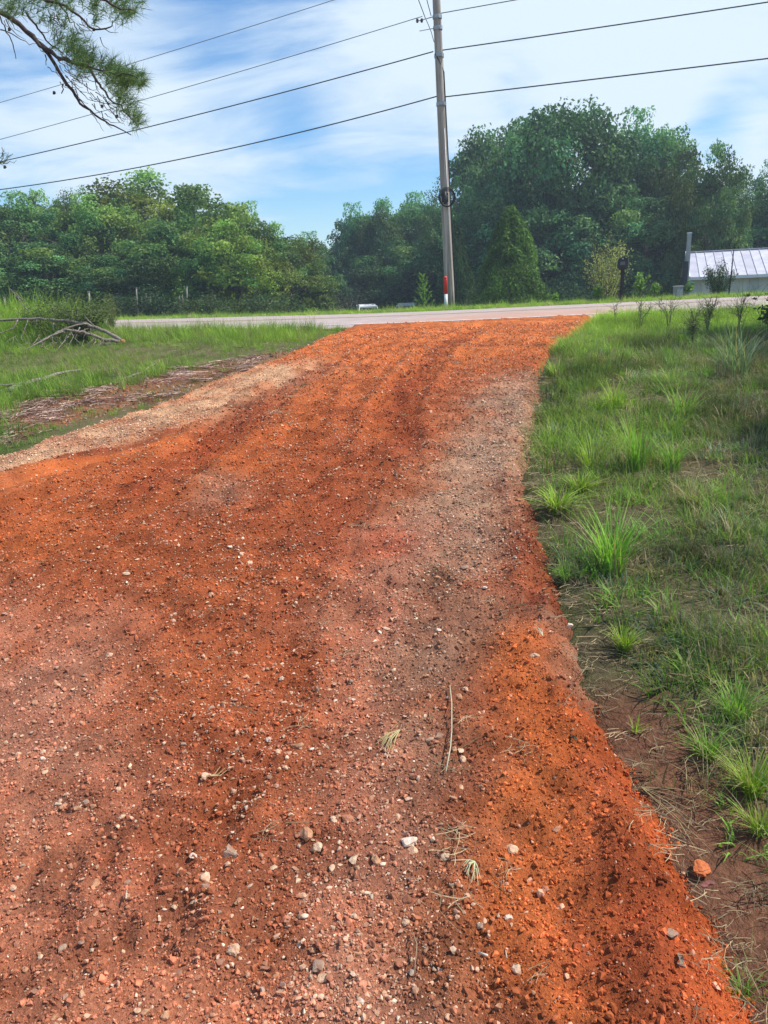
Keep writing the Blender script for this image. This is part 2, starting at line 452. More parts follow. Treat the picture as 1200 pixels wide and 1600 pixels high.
DITCH = stroke([(985, 1120), (1060, 1220), (1140, 1370), (1215, 1560), (1260, 1700)])
LITTER = stroke([(60, 648), (200, 618), (340, 585), (480, 556)])
LOGL = stroke([(-40, 622), (12, 616), (68, 600), (128, 585)])
LITTER2 = stroke([(20, 575), (160, 545), (330, 560)])
def ground_z(x, y):
    z = base_z(x, y) + 0.05 * fbm(x, y, 1.8, 3, 41) * sstep(0, 3, np.abs(y - road_c(x)) - 3.7) * sstep(120, 30, y)
    inside = sstep(-.02, .12, np.minimum(xr(y) - x, x - xl(y))) * sstep(15.6, 15.0, y)
    z = z - 0.09 * inside
    rc = np.abs(y - road_c(x))
    z = z - 0.05 * sstep(4.2, 3.4, rc)
    d, a_, s_, L_ = seg_dist(x, y, DITCH)
    z = z - .06 * np.exp(-(d / .3) ** 2)
    # bank rising gently on the right
    z = z + .10 * sstep(.5, 2.5, x - xr(y)) * sstep(9, 5, y)
    z = z + .02 * fbm(x, y, .25, 3, 43) * sstep(25, 12, y)
    return z
def warp(n, lo, hi, c, k):
    a = math.asinh((lo - c) / k); b = math.asinh((hi - c) / k)
    return c + k * np.sinh(np.linspace(a, b, n))
gx = warp(400, -260, 260, 1.0, 3.2); gy = warp(500, -40, 330, 3.0, 3.5)
GX, GY = np.meshgrid(gx, gy)
def grid_faces(r, c):
    i = np.arange(r * c).reshape(r, c)
    return np.stack([i[:-1, :-1], i[:-1, 1:], i[1:, 1:], i[1:, :-1]], -1).reshape(-1, 4)
gz = ground_z(GX, GY)
V = np.stack([GX, GY, gz], -1).reshape(-1, 3)
ground = link('ground', np_mesh('ground', V, grid_faces(*GX.shape), True, soil_color(GX, GY).reshape(-1, 3)), M['soil'])
tag(ground, kind='structure')

# ------------------------------------------------------------------ driveway sheet
NR, NC = 760, 430
yy = -0.6 + np.exp(np.linspace(math.log(1.0), math.log(DW_Y1 + 1.6), NR)) - 1.4 + 0.0
yy = DW_Y0 + (yy - yy[0]) * (DW_Y1 - DW_Y0) / (yy[-1] - yy[0])
uu = np.linspace(0, 1, NC); uu = 1 - (1 - uu) ** 1.25
YY, UU = np.meshgrid(yy, uu, indexing='ij')
jr = jit_r(YY); jl = jit_l(YY)
XL = xl(YY) + jl; XR = xr(YY) + jr
XX = XL + (XR - XL) * UU
# the far end follows the edge of the road with a ragged lip on the asphalt
near_e = road_c(XX) - 3.6
lip = near_e + .18 + .22 * fbm(XX, XX * 0, .8, 4, 12, .6)
YY2 = np.minimum(YY, lip)
zc = clay_z(XX, YY2)
edge = np.minimum(XR - XX, XX - XL)
zc = zc - edge_drop(edge)
endf = sstep(0, .35, lip - YY2)
zc = np.where(YY2 > near_e - .6, np.maximum(zc, base_z(XX, YY2) + .006) * 1.0, zc)
zc = zc * endf + (base_z(XX, YY2) + .008) * (1 - endf) + .02 * endf * (YY2 > near_e - 1.2)
zc = np.where(YY >= lip + .05, base_z(XX, YY2) - .2, zc)
V = np.stack([XX, YY2, zc], -1).reshape(-1, 3)
F = grid_faces(NR, NC)
drive = link('driveway', np_mesh('driveway', V, F, True, clay_color(XX, YY2).reshape(-1, 3)), M['clay'])
tag(drive, kind='structure')

# ------------------------------------------------------------------ road with painted lines
rxs = np.concatenate([np.linspace(-70, -12, 40), np.linspace(-11.5, 12, 110), np.linspace(13, 90, 30)])
def strip(offs, z0, jag=0.0):
    P = []
    rcx = road_c(rxs); sl = np.gradient(rcx, rxs); nx = -sl / np.sqrt(1 + sl * sl); ny = 1 / np.sqrt(1 + sl * sl)
    for k, o in enumerate(offs):
        oo = o + (jag * fbm(rxs, rxs * 0 + k, .6, 4, 5 + k) if jag and k in (0, len(offs) - 1) else 0)
        x = rxs + nx * oo; y = rcx + ny * oo
        P.append(np.stack([x, y, np.full_like(x, .83 + z0) + .06 * (1 - (o / 3.6) ** 2)], -1))
    V = np.concatenate(P); n = len(rxs); i = np.arange(len(offs) * n).reshape(len(offs), n)
    Fq = np.stack([i[:-1, :-1], i[:-1, 1:], i[1:, 1:], i[1:, :-1]], -1).reshape(-1, 4)
    return V, Fq
V, F = strip([-3.5, -2.4, -1.2, 0, 1.2, 2.4, 3.5], 0.004, .12)
road = link('road', np_mesh('road', V, F, True), M['asphalt']); tag(road, kind='structure')
for nm, offs, mm in (('edge_line', [-2.76, -2.58], 'roaddull'), ('edge_line', [3.0, 3.12], 'roadpaint'),
                     ('centre_line', [-.19, -.09], 'roadyellow'), ('centre_line', [.09, .19], 'roadyellow')):
    V, F = strip(offs, 0.009); link(nm, np_mesh(nm, V, F), M[mm], road)

# ------------------------------------------------------------------ geometry-node scatter
def templates(name, meshes, mm):
    c = bpy.data.collections.new(name)
    for i, me in enumerate(meshes):
        if not me.materials: me.materials.append(mm)
        c.objects.link(bpy.data.objects.new(f"{name}_{i:02d}", me))
    return c
def scatter(name, P, rot, scl, idx, cols, coll):
    me = bpy.data.meshes.new(name); me.vertices.add(len(P)); me.vertices.foreach_set('co', np.asarray(P, np.float32).ravel())
    for nm, dat in (('rot', rot), ('scl', scl)):
        a = me.attributes.new(nm, 'FLOAT_VECTOR', 'POINT'); a.data.foreach_set('vector', np.asarray(dat, np.float32).ravel())
    a = me.attributes.new('idx', 'INT', 'POINT'); a.data.foreach_set('value', np.asarray(idx, np.int32))
    a = me.attributes.new('col', 'FLOAT_COLOR', 'POINT'); c4 = np.ones((len(P), 4), np.float32); c4[:, :3] = cols
    a.data.foreach_set('color', c4.ravel())
    o = bpy.data.objects.new(name, me); ROOT.objects.link(o)
    ng = bpy.data.node_groups.new('scatter', 'GeometryNodeTree')
    ng.interface.new_socket('Geometry', in_out='INPUT', socket_type='NodeSocketGeometry')
    ng.interface.new_socket('Geometry', in_out='OUTPUT', socket_type='NodeSocketGeometry')
    gi = N(ng, 'NodeGroupInput'); go = N(ng, 'NodeGroupOutput')
    iop = N(ng, 'GeometryNodeInstanceOnPoints'); ci = N(ng, 'GeometryNodeCollectionInfo')
    ci.inputs['Collection'].default_value = coll; ci.inputs['Separate Children'].default_value = True; ci.inputs['Reset Children'].default_value = True
    def attr(nm, dt):
        n = N(ng, 'GeometryNodeInputNamedAttribute', data_type=dt); n.inputs['Name'].default_value = nm
        return n.outputs['Attribute']
    e2r = N(ng, 'FunctionNodeEulerToRotation')
    L = ng.links.new
    L(gi.outputs[0], iop.inputs['Points']); L(ci.outputs[0], iop.inputs['Instance']); iop.inputs['Pick Instance'].default_value = True
    L(attr('idx', 'INT'), iop.inputs['Instance Index']); L(attr('rot', 'FLOAT_VECTOR'), e2r.inputs[0]); L(e2r.outputs[0], iop.inputs['Rotation'])
    L(attr('scl', 'FLOAT_VECTOR'), iop.inputs['Scale']); L(iop.outputs[0], go.inputs[0])
    md = o.modifiers.new('scatter', 'NODES'); md.node_group = ng
    return o

# rock and clod templates
import bmesh
def rock_mesh(name, seed, sub=2, jag=.28, flat=.7):
    r = np.random.default_rng(seed); bm = bmesh.new(); bmesh.ops.create_icosphere(bm, subdivisions=sub, radius=1)
    dirs = [Vector(v).normalized() for v in r.normal(size=(7, 3))]; cut = r.uniform(.55, .9, 7)
    sc = r.uniform(.7, 1.25, 3)
    for v in bm.verts:
        for d, c in zip(dirs, cut * .85):
            k = v.co.dot(d)
            if k > c: v.co -= d * (k - c) * .9
        v.co *= 1 + jag * float(r.normal()) * .18
        v.co.x *= sc[0]; v.co.y *= sc[1]; v.co.z *= sc[2] * flat
    me = bpy.data.meshes.new(name); bm.to_mesh(me); bm.free(); return me
clods = templates('clod', [rock_mesh(f'clod_{i}', 100 + i, 1, .9, .8) for i in range(5)] + [rock_mesh(f'clod_{i+5}', 130 + i, 2, .8, .8) for i in range(2)], M['clod'])
pebs = templates('pebble', [rock_mesh(f'pebble_{i}', 200 + i, 1, .9, .65) for i in range(6)], M['stone_i'])

def drive_points(n, y0, y1, power=1.6):
    """random points on the driveway, denser near the camera"""
    y = y0 + (y1 - y0) * rng.random(n) ** power
    x = rng.uniform(-1, 1, n) * (0.62 * np.maximum(y, 0) + .55)
    x = x + 0.0
    e = drive_edge(x, y) + .02
    lipy = road_c(x) - 3.5
    k = (e > 0.0) & (y < lipy)
    return x[k], y[k]
n_cl = 270000
x, y = drive_points(n_cl, .7, 15.2, 1.75)
big = rng.random(len(x))
size = (0.0024 + 0.0066 * big ** 9 + .00072 * y * (.3 + .7 * big)) * rng.uniform(.8, 1.2, len(x))
zone_r = np.clip(1 - (xr(y) - x) / .45, 0, 1) * sstep(4.2, 2.5, y)
size *= 1 - .1 * zone_r
dflat = seg_dist(x, y, FLAT[0][0])[0]
keep = (dflat > .2) | (rng.random(len(x)) < .15)
x, y, size = x[keep], y[keep], size[keep]
c = clay_color(x, y) * rng.uniform(.7, 1.6, (len(x), 1)); lt_ = rng.random((len(x), 1)) < .05; c = np.where(lt_, c * .5 + np.array([.50, .36, .25]) * rng.uniform(.4, 1, (len(x), 1)), c)
z = clay_z(x, y) + size * .25 - edge_drop(drive_edge(x, y))
rot = rng.uniform(0, 6.28, (len(x), 3)); scl = np.stack([size] * 3, -1) * rng.uniform(.7, 1.3, (len(x), 3))
o = scatter('clay_clods', np.stack([x, y, z], -1), rot, scl, rng.integers(0, 7, len(x)), c, clods)
tag(o, 'loose red clay crumbs covering the driveway', 'clay crumbs', kind='stuff')

# gravel: denser along the tan strips
x, y = drive_points(420000, .7, 15.2, 1.5)
GRAV = [stroke([(640, 850), (560, 1000), (560, 1200), (580, 1400), (540, 1600)]), stroke([(820, 600), (760, 760), (700, 900), (640, 1050), (640, 1350)]),
        stroke([(0, 730), (150, 690), (330, 635)]), stroke([(430, 650), (400, 850), (420, 1000), (330, 1330)]), stroke([(550, 640), (560, 760)])]
dens = np.zeros(len(x)) + .25
for g, w, k in zip(GRAV, (.34, .42, .6, .45, .5), (.8, .8, 1.0, .5, .35)):
    dens = np.maximum(dens, k * np.exp(-(seg_dist(x, y, g)[0] / w) ** 2))
dens *= .7 + fbm(x, y, .6, 3, 66)
dens *= 1 - .97 * sstep(.75, .45, xr(y) - x) * sstep(3.6, 2.6, y)
k = rng.random(len(x)) < dens * .8
x, y = x[k], y[k]
size = .0018 + .0078 * rng.random(len(x)) ** 9 + .0008 * y
pal = np.array([[.66, .47, .31], [.52, .34, .22], [.78, .62, .46], [.40, .22, .14], [.55, .29, .17], [.42, .34, .26]])
c = pal[rng.choice(6, len(x), p=[.24, .24, .14, .16, .16, .06])] * rng.uniform(.6, 1.1, (len(x), 1))
cl = clay_color(x, y); mixk = rng.uniform(.0, .65, (len(x), 1)); c = c * 1.1 * (1 - mixk) + cl * 1.2 * mixk
rot = np.stack([rng.uniform(-.4, .4, len(x)), rng.uniform(-.4, .4, len(x)), rng.uniform(0, 6.28, len(x))], -1)
o = scatter('gravel', np.stack([x, y, clay_z(x, y) + size * .3 - edge_drop(drive_edge(x, y))], -1), rot, np.stack([size] * 3, -1) * rng.uniform(.7, 1.35, (len(x), 3)), rng.integers(0, 6, len(x)), c, pebs)
tag(o, 'small tan gravel strewn over the red clay driveway', 'gravel', kind='stuff')

# stones one can pick apart: parts of the driveway
def stone_mat(name, col):
    return simple(name, col, .85, .45, 70, bstr=.8, bd=.004, col2=(col[0] * .5 + .13, col[1] * .4 + .03, col[2] * .35 + .01))
sm = [stone_mat('pale_stone', (.68, .50, .34)), stone_mat('tan_stone', (.50, .29, .17)), stone_mat('pink_stone', (.42, .20, .12)), stone_mat('white_stone', (.78, .68, .56)), stone_mat('grey_stone', (.36, .27, .20))]
smesh = []
for i in range(10):
    me = rock_mesh(f'stone_{i}', 300 + i, 2, .55, .62); me.materials.append(sm[i % 5]); smesh.append(me)
named = [(640, 1318, 13, 3), (645, 1332, 9, 0), (543, 1285, 11, 2), (480, 1307, 13, 1), (466, 1307, 8, 2), (467, 1168, 9, 1), (588, 1348, 11, 1), (303, 1340, 7, 3), (320, 1372, 9, 0),
         (360, 1335, 12, 4), (281, 1367, 9, 1), (505, 1532, 9, 0), (497, 1512, 10, 4), (366, 1490, 9, 0), (420, 1157, 5, 3), (496, 1326, 8, 0), (722, 1295, 8, 1), (750, 1450, 7, 4),
         (808, 1518, 7, 0), (793, 1437, 8, 3), (799, 1332, 8, 0), (622, 1223, 5, 1), (646, 1224, 6, 1), (686, 1155, 8, 4), (697, 1345, 7, 0), (728, 1362, 5, 1), (563, 1566, 7, 3), (310, 1530, 9, 2),
         (560, 1495, 6, 1), (625, 1505, 8, 2), (343, 1288, 5, 1), (146, 1265, 7, 1), (100, 1262, 6, 1), (190, 1277, 4, 0), (68, 1187, 5, 3), (360, 855, 5, 3), (378, 868, 4, 0), (390, 880, 5, 0),
         (425, 912, 4, 1), (215, 877, 4, 0), (198, 900, 5, 0), (445, 905, 4, 0), (440, 1062, 5, 0), (684, 905, 6, 1), (727, 890, 8, 4), (758, 921, 5, 3), (685, 988, 5, 3), (718, 1092, 8, 1),
         (890, 978, 6, 3), (836, 1026, 6, 0), (1050, 1460, 10, 4), (1065, 1510, 7, 4), (850, 1390, 8, 2),
         (870, 1300, 7, 1), (780, 1575, 8, 1), (345, 1507, 8, 2), (365, 1490, 7, 0), (240, 1355, 4, 3), (322, 1388, 7, 4), (275, 1355, 6, 2), (150, 1385, 8, 1), (24, 1420, 7, 2), (260, 1592, 9, 1)]
for q in range(170):
    named.append((rng.uniform(10, 770), 1600 - 620 * rng.random() ** 1.2, rng.uniform(3.0, 6.0), int(rng.choice([0, 0, 1, 1, 2, 4]))))
for (px, py, r, k) in named:
    p = on_ground(px, py, clay_z)
    if p.x > float(xr(p.y)) - .02: continue
    dist = (p - EYE).length; rad = r / F_PX * dist * 1.0
    me = smesh[(k + 5 * random.randint(0, 1))]
    o = bpy.data.objects.new('stone', me); ROOT.objects.link(o); o.parent = drive
    o.location = (p.x, p.y, float(clay_z(p.x, p.y)) + rad * .12)
    o.rotation_euler = (rng.uniform(-.3, .3), rng.uniform(-.3, .3), rng.uniform(0, 6.3)); o.scale = (rad * rng.uniform(.85, 1.2), rad * rng.uniform(.75, 1.0), rad)

# ------------------------------------------------------------------ grass
def tuft(name, seed, blades, h, spread, width, bend=.5, segs=3):
    r = np.random.default_rng(seed); V = []; F3 = []; F4 = []; n = 0
    for i in range(blades):
        a = r.uniform(0, 6.28); rr = spread * math.sqrt(r.random()) * .5; bx, by = rr * math.cos(a), rr * math.sin(a)
        th = a + r.normal() * .8; L = h * r.uniform(.45, 1.1); bd = bend * r.uniform(.2, 1.3); w = width * r.uniform(.6, 1.3)
        ox, oy = math.cos(th), math.sin(th); sx, sy = -oy, ox
        for s in range(segs + 1):
            t = s / segs; d = bd * L * t ** 1.8; z = L * (t - .35 * bd * t * t)
            ww = w * (1 - t ** 1.5) * .5
            cx, cy = bx + ox * d, by + oy * d
            if s < segs:
                V += [(cx - sx * ww, cy - sy * ww, z), (cx + sx * ww, cy + sy * ww, z)]
            else: V.append((cx, cy, z))
        for s in range(segs - 1): F4.append((n + 2 * s, n + 2 * s + 1, n + 2 * s + 3, n + 2 * s + 2))
        F3.append((n + 2 * segs - 2, n + 2 * segs - 1, n + 2 * segs)); n += 2 * segs + 1
    return np_mesh(name, V, [np.array(F4), np.array(F3)], False)
grass_t = templates('grass', [tuft(f'g{i}', 400 + i, 26, .10, .16, .0045, .7) for i in range(3)] +
                    [tuft(f'g{i+3}', 410 + i, 22, .22, .15, .0050, .7) for i in range(3)] +
                    [tuft(f'g{i+6}', 420 + i, 24, .12, .22, .011, 1.0) for i in range(2)] +       # leafy low
                    [tuft(f'g{i+8}', 430 + i, 18, .19, .28, .0022, 1.5) for i in range(2)], M['blade'])   # straw
GREEN = np.array([.15, .27, .045]); LIME = np.array([.30, .44, .06]); OLIVE = np.array([.16, .18, .07]); STRAW = np.array([.38, .31, .18]); BLUEG = np.array([.12, .165, .095])
def grass_region(name, label, n, xlo, xhi, ylo, yhi, tests, colfn, idxfn, sclfn, power=1.0, cat='grass'):
    y = ylo + (yhi - ylo) * rng.random(n) ** power; x = rng.uniform(xlo, xhi, n)
    k = tests(x, y); x, y = x[k], y[k]
    m = len(x)
    z = ground_z(x, y)
    rot = np.stack([rng.normal(0, .12, m), rng.normal(0, .12, m), rng.uniform(0, 6.28, m)], -1)
    s = sclfn(x, y)
    o = scatter(name, np.stack([x, y, z - .005], -1), rot, np.stack([s, s, s * rng.uniform(.8, 1.2, m)], -1), idxfn(x, y), colfn(x, y), grass_t)
    return tag(o, label, cat, kind='stuff')
def infr(x, y, mrg=1.15): return np.abs(x) < .52 * mrg * y + 1.2
# right bank
def t_right(x, y):
    e = x - xr(y) - .10 * fbm(x * 0, y, .35, 3, 88)
    dd = seg_dist(x, y, DITCH)[0]
    dn = .74 + 1.5 * fbm(x, y, .4, 4, 90, .65)
    dn = dn * (1 - .97 * np.exp(-(dd / .21) ** 4)) * sstep(-.02, .14, e) 
    dn *= np.where(y < 3.4, sstep(.03, .16, e), 1)
    return (e > 0) & (y < road_c(x) - 3.75) & infr(x, y) & (rng.random(len(x)) < dn)
def c_right(x, y):
    n = fbm(x, y, .7, 3, 92); m = len(x)
    lime = (sstep(10.3, 12.3, y + .6 * fbm(x, y, 1.2, 2, 5)))[:, None]
    pick = rng.random(m)[:, None]
    far_e = sstep(.3, 2.2, x - xr(y))[:, None]
    c = np.where(pick < .42 - .2 * far_e, GREEN * 1.15, np.where(pick < .58 - .14 * far_e, OLIVE * 1.2, np.where(pick < .76 - .06 * far_e, BLUEG * 1.15, STRAW * rng.uniform(.45, 1.15, (m, 1)))))
    c = c * (1 - .8 * lime) + LIME * .8 * lime
    edge_l = np.exp(-((x - xr(y) - .35) / .8) ** 2)[:, None] * sstep(3.5, 5, y)[:, None] * (rng.random(m) < .5)[:, None]
    c = c * (1 - edge_l * .8) + LIME * .75 * edge_l
    return c * (1 + 1.0 * n[:, None]) * rng.uniform(.65, 1.35, (m, 1))
def i_mix(p):
    return lambda x, y: rng.choice(10, len(x), p=p)
grass_region('grass', 'tangled green and straw grass on the bank right of the driveway', 56000, .2, 9, 1.0, 15, t_right, c_right,
             i_mix([.13, .13, .12, .05, .05, .05, .10, .10, .14, .13]), lambda x, y: rng.uniform(.5, 1.3, len(x)) * (.70 + .035 * y), 1.25)
# left side
def t_left(x, y):
    e = xl(y) - x - .15 * fbm(x * 0, y, .5, 3, 89)
    dl = seg_dist(x + .2 * fbm(x, y, .8, 3, 8), y, LITTER)[0]
    dn = (.85 + .6 * fbm(x, y, 1.1, 3, 95)) * (1 - .97 * np.exp(-(dl / (.8 + .6 * fbm(x, y, .9, 3, 34))) ** 4))
    dl2 = seg_dist(x, y, LITTER2)[0]; dn *= 1 - .35 * np.exp(-(dl2 / 1.3) ** 2); dn *= 1 - .9 * np.exp(-(seg_dist(x, y, LOGL)[0] / .45) ** 2)
    return (e > .02) & (y < road_c(x) - 3.75) & infr(x, y) & (rng.random(len(x)) < dn)
def c_left(x, y):
    m = len(x); n = fbm(x, y, 1.0, 3, 96)[:, None]
    dl2 = seg_dist(x, y, LITTER2)[0]; dull = np.exp(-(dl2 / 1.5) ** 2)[:, None]
    c = GREEN + (LIME - GREEN) * np.clip(.6 + n, 0, 1) 
    pick = rng.random(m)[:, None]; c = np.where(pick < .12, STRAW * .8, c)
    return (c * (1 - .35 * dull) + OLIVE * 1.3 * .35 * dull) * rng.uniform(.75, 1.25, (m, 1))
grass_region('grass', 'bright green grass between the driveway and the road on the left', 42000, -17, 1, 5.5, 24, t_left, c_left,
             i_mix([.14, .14, .14, .17, .17, .16, .02, .02, .02, .02]), lambda x, y: rng.uniform(.6, 1.4, len(x)) * (.85 + .025 * y) * (1 + 1.8 * sstep(-5.6, -6.8, x) * sstep(14.5, 16.5, y)) * (1 - .55 * np.exp(-(seg_dist(x, y, LITTER2)[0] / 1.3) ** 2)) * (1 - .45 * sstep(1.2, .2, xl(y) - x)), 1.0)
# far verge
def t_far(x, y):
    w = y - road_c(x) - 3.65
    return (w > 0) & (w < 7) & infr(x, y, 1.25) & (rng.random(len(x)) < np.clip(1.1 - w / 9, .15, 1))
def c_far(x, y):
    m = len(x); pick = rng.random(m)[:, None]
    return np.where(pick < .15, STRAW * 1.1, np.where(pick < .75, LIME * 1.2, GREEN * 1.3)) * rng.uniform(.8, 1.2, (m, 1))
grass_region('grass', 'mown green verge along the far edge of the road', 60000, -26, 20, 21, 47, t_far, c_far,
             i_mix([.25, .25, .25, .03, .03, .03, .05, .05, .03, .03]), lambda x, y: rng.uniform(.7, 1.15, len(x)) * 1.25 * (1.05 + .2 * sstep(2, 6, y - road_c(x) - 3.6)), 1.0)
# taller rough weeds behind the verge
def t_brush(x, y):
    w = y - road_c(x) - 3.65
    return (w > 6.5) & (w < 16) & (np.abs(x + y * .02) > 0) & infr(x, y, 1.2) & (rng.random(len(x)) < .5 + fbm(x, y, 2, 3, 3))
grass_region('weeds', 'rough dark weeds in front of the woods beyond the road', 9000, -26, 22, 24, 50, t_brush,
             lambda x, y: np.where(rng.random((len(x), 1)) < .3, OLIVE, GREEN * .7) * rng.uniform(.5, 1.1, (len(x), 1)),
             i_mix([0, 0, 0, .2, .2, .2, .2, .2, 0, 0]), lambda x, y: rng.uniform(1.2, 3.0, len(x)), 1.0, 'weeds')

# pine straw and dry stems lying about
def straw_mesh(name, seed, n=9, L=.075, w=.0008):
    r = np.random.default_rng(seed); V = []; F = []
    for i in range(n):
        a = r.uniform(0, 6.28); c = r.normal(0, .03, 2); l = L * r.uniform(.5, 1.3); z = r.uniform(.001, .012)
        dx, dy = math.cos(a), math.sin(a); cv = r.normal(0, .12) * l; k = len(V)
        for s in range(4):
            t = s / 3 - .5; px_, py_ = c[0] + dx * l * t - dy * cv * (1 - 4 * t * t), c[1] + dy * l * t + dx * cv * (1 - 4 * t * t)
            V += [(px_ - dy * w, py_ + dx * w, z), (px_ + dy * w, py_ - dx * w, z + .0015)]
        for s in range(3): F.append((k + 2 * s, k + 2 * s + 1, k + 2 * s + 3, k + 2 * s + 2))
    return np_mesh(name, V, np.array(F))
straws = templates('straw', [straw_mesh(f's{i}', 500 + i) for i in range(4)], M['clod'])
def straw_scatter(name, label, x, y, zf, cols, s):
    m = len(x); rot = np.stack([rng.normal(0, .1, m), rng.normal(0, .1, m), rng.uniform(0, 6.28, m)], -1)
    o = scatter(name, np.stack([x, y, zf(x, y) + .006], -1), rot, np.stack([s] * 3, -1), rng.integers(0, 4, m), cols, straws)
    tag(o, label, 'plant litter', kind='stuff')
x = rng.uniform(-4, 6, 26000); y = .9 + 12 * rng.random(26000) ** 1.5
e = x - xr(y); dbr = seg_dist(x, y, GRAV[1])[0]; dd = seg_dist(x, y, stroke([(720, 1120), (740, 1330), (720, 1600)]))[0]
dn = np.where(e > 0, .38 * (1 - .6 * np.exp(-(seg_dist(x, y, DITCH)[0] / .2) ** 2)), .04 * np.exp(-(dbr / .4) ** 2) + .12 * np.exp(-(dd / .16) ** 2) + .01) + .6 * np.exp(-(e - .06) ** 2 / .02)* (y < 8)
k = (rng.random(len(x)) < dn) & infr(x, y)
x, y = x[k], y[k]
def both_z(x, y): return np.where(x > xr(y), ground_z(x, y), clay_z(x, y))
straw_scatter('pine_straw', 'thin dry pine straw lying on the clay and the bank', x, y, both_z,
              np.array([.36, .27, .16]) * rng.uniform(.4, 1.3, (len(x), 1)), rng.uniform(.6, 1.3, len(x)) * (.7 + .06 * y))
x = rng.uniform(-12, 0, 60000); y = rng.uniform(6, 15, 60000)
k = (seg_dist(x, y, LITTER)[0] < .85 + fbm(x, y, .7, 3, 31)) & (x < xl(y) - .05) & (rng.random(len(x)) < .18 + .6 * fbm(x, y, .5, 3, 32)); x, y = x[k], y[k]
straw_scatter('leaf_litter', 'dead leaves and sticks on bare soil left of the driveway', x, y, ground_z,
              np.where(rng.random((len(x), 1)) < .5, np.array([.50, .36, .29]), np.array([.20, .10, .07])) * rng.uniform(.5, 1.4, (len(x), 1)), rng.uniform(.9, 2.4, len(x)))

x = rng.uniform(-12, 0, 26000); y = rng.uniform(6, 15, 26000)
k = (seg_dist(x, y, LITTER)[0] < .9) & (x < xl(y) - .02); x, y = x[k], y[k]; sz = rng.uniform(.006, .022, len(x))
o = scatter('soil_clods', np.stack([x, y, ground_z(x, y) + sz * .2], -1), rng.uniform(0, 6.28, (len(x), 3)), np.stack([sz] * 3, -1), rng.integers(0, 7, len(x)),
            np.where(rng.random((len(x), 1)) < .4, np.array([.40, .15, .07]), np.array([.34, .25, .19])) * rng.uniform(.4, 1.3, (len(x), 1)), clods)
tag(o, 'lumps of red soil on the bare strip left of the driveway', 'soil lumps', kind='stuff')
# leafy edge weeds, countable tufts
def grass_clump(px, py, hpx, wpx, blades, label, col, bend=.6, width=.008, group=None):
    p = on_ground(px, py, ground_z); d = (p - EYE).length; h = hpx / F_PX * d * 1.35; w = wpx / F_PX * d; col = np.array(col) * 1.35; blades = int(blades * 1.4)
    me = tuft('blades', int(px * 7 + py), blades, h, w * .35, width, bend, 5)
    V = np.empty(len(me.vertices) * 3, np.float32); me.vertices.foreach_get('co', V); n = len(me.vertices)
    a = me.color_attributes.new('col', 'FLOAT_COLOR', 'POINT')
    per = 11; nb = n // per; r = rng.uniform(.6, 1.35, (nb, 1)).repeat(per, 0); cc = np.ones((n, 4), np.float32); cc[:, :3] = np.array(col) * r
    dry = (rng.random((nb, 1)) < .15).repeat(per, 0); cc[:, :3] = np.where(dry, STRAW, cc[:, :3]); a.data.foreach_set('color', cc.ravel())
    o = link('grass_tuft', me, M['plant'], None, (p.x, p.y, float(ground_z(p.x, p.y)) - .01))
    return tag(o, label, 'grass tuft', group)
TG = 'tall grass tufts on the right bank'
grass_clump(955, 895, 95, 110, 110, 'largest bright green grass tuft, arching over the right edge of the clay', GREEN * 1.3, .7, .008, TG)
grass_clump(960, 640, 42, 60, 60, 'short bright grass tuft high on the right bank, nearest the road', LIME * .9, .6, .008, TG)
grass_clump(925, 735, 60, 80, 45, 'loose yellowish grass tuft left of a greener tuft on the right bank', LIME * .7, .9, .007, TG)
grass_clump(995, 735, 75, 60, 70, 'upright green grass tuft in the middle of the right bank', GREEN * 1.15, .5, .008, TG)
grass_clump(1050, 735, 50, 60, 50, 'green grass tuft right of the upright tuft in mid bank', GREEN, .7, .008, TG)
grass_clump(1065, 655, 60, 80, 60, 'wide pale green grass tuft below the weeds on the right', GREEN * 1.1, .8, .008, TG)
grass_clump(1085, 790, 50, 80, 50, 'dry tan and green grass tuft on the right bank', STRAW * .8, 1.0, .005, TG)
grass_clump(1150, 590, 70, 90, 80, 'tall bluish green grass clump near the right edge below the weeds', BLUEG * 1.4, .7, .010, TG)
grass_clump(975, 1015, 38, 50, 90, 'small dense bright green clump near the clay edge halfway down', LIME * .8, .7, .006, TG)
grass_clump(1105, 1185, 45, 60, 60, 'star shaped grass clump beside the bare brown ditch', GREEN * 1.1, 1.0, .004, TG)
grass_clump(1175, 1240, 60, 70, 130, 'bright green fine grass clump at the right edge beyond the ditch', LIME * .7, .8, .004, TG)
grass_clump(1185, 1300, 45, 60, 90, 'lowest bright grass clump at the right edge of the picture', LIME * .7, .8, .004, TG)
grass_clump(1150, 1120, 50, 90, 130, 'leafy green clump above the star shaped grass', GREEN * 1.1, .8, .004, TG)
grass_clump(870, 590, 30, 50, 50, 'little yellow green tuft at the clay edge near the top of the driveway', LIME * .8, .8, .006, TG)
grass_clump(870, 800, 38, 70, 140, 'low leafy bright green patch on the clay edge above the largest tuft', LIME * .75, 1.2, .011, TG)
grass_clump(905, 770, 30, 60, 120, 'low leafy green patch behind the bright patch on the clay edge', LIME * .65, 1.2, .011, TG)
grass_clump(885, 905, 26, 50, 90, 'small fine green tuft on the clay edge below the largest tuft', GREEN, 1.0, .005, TG)
grass_clump(995, 1145, 26, 30, 14, 'tiny green sprout with a pale stem in the straw by the clay edge', LIME * .8, .7, .006, TG)
grass_clump(1160, 1560, 40, 50, 40, 'thin green grass wisps beside the berm at the bottom right', GREEN * .9, .9, .003, TG)

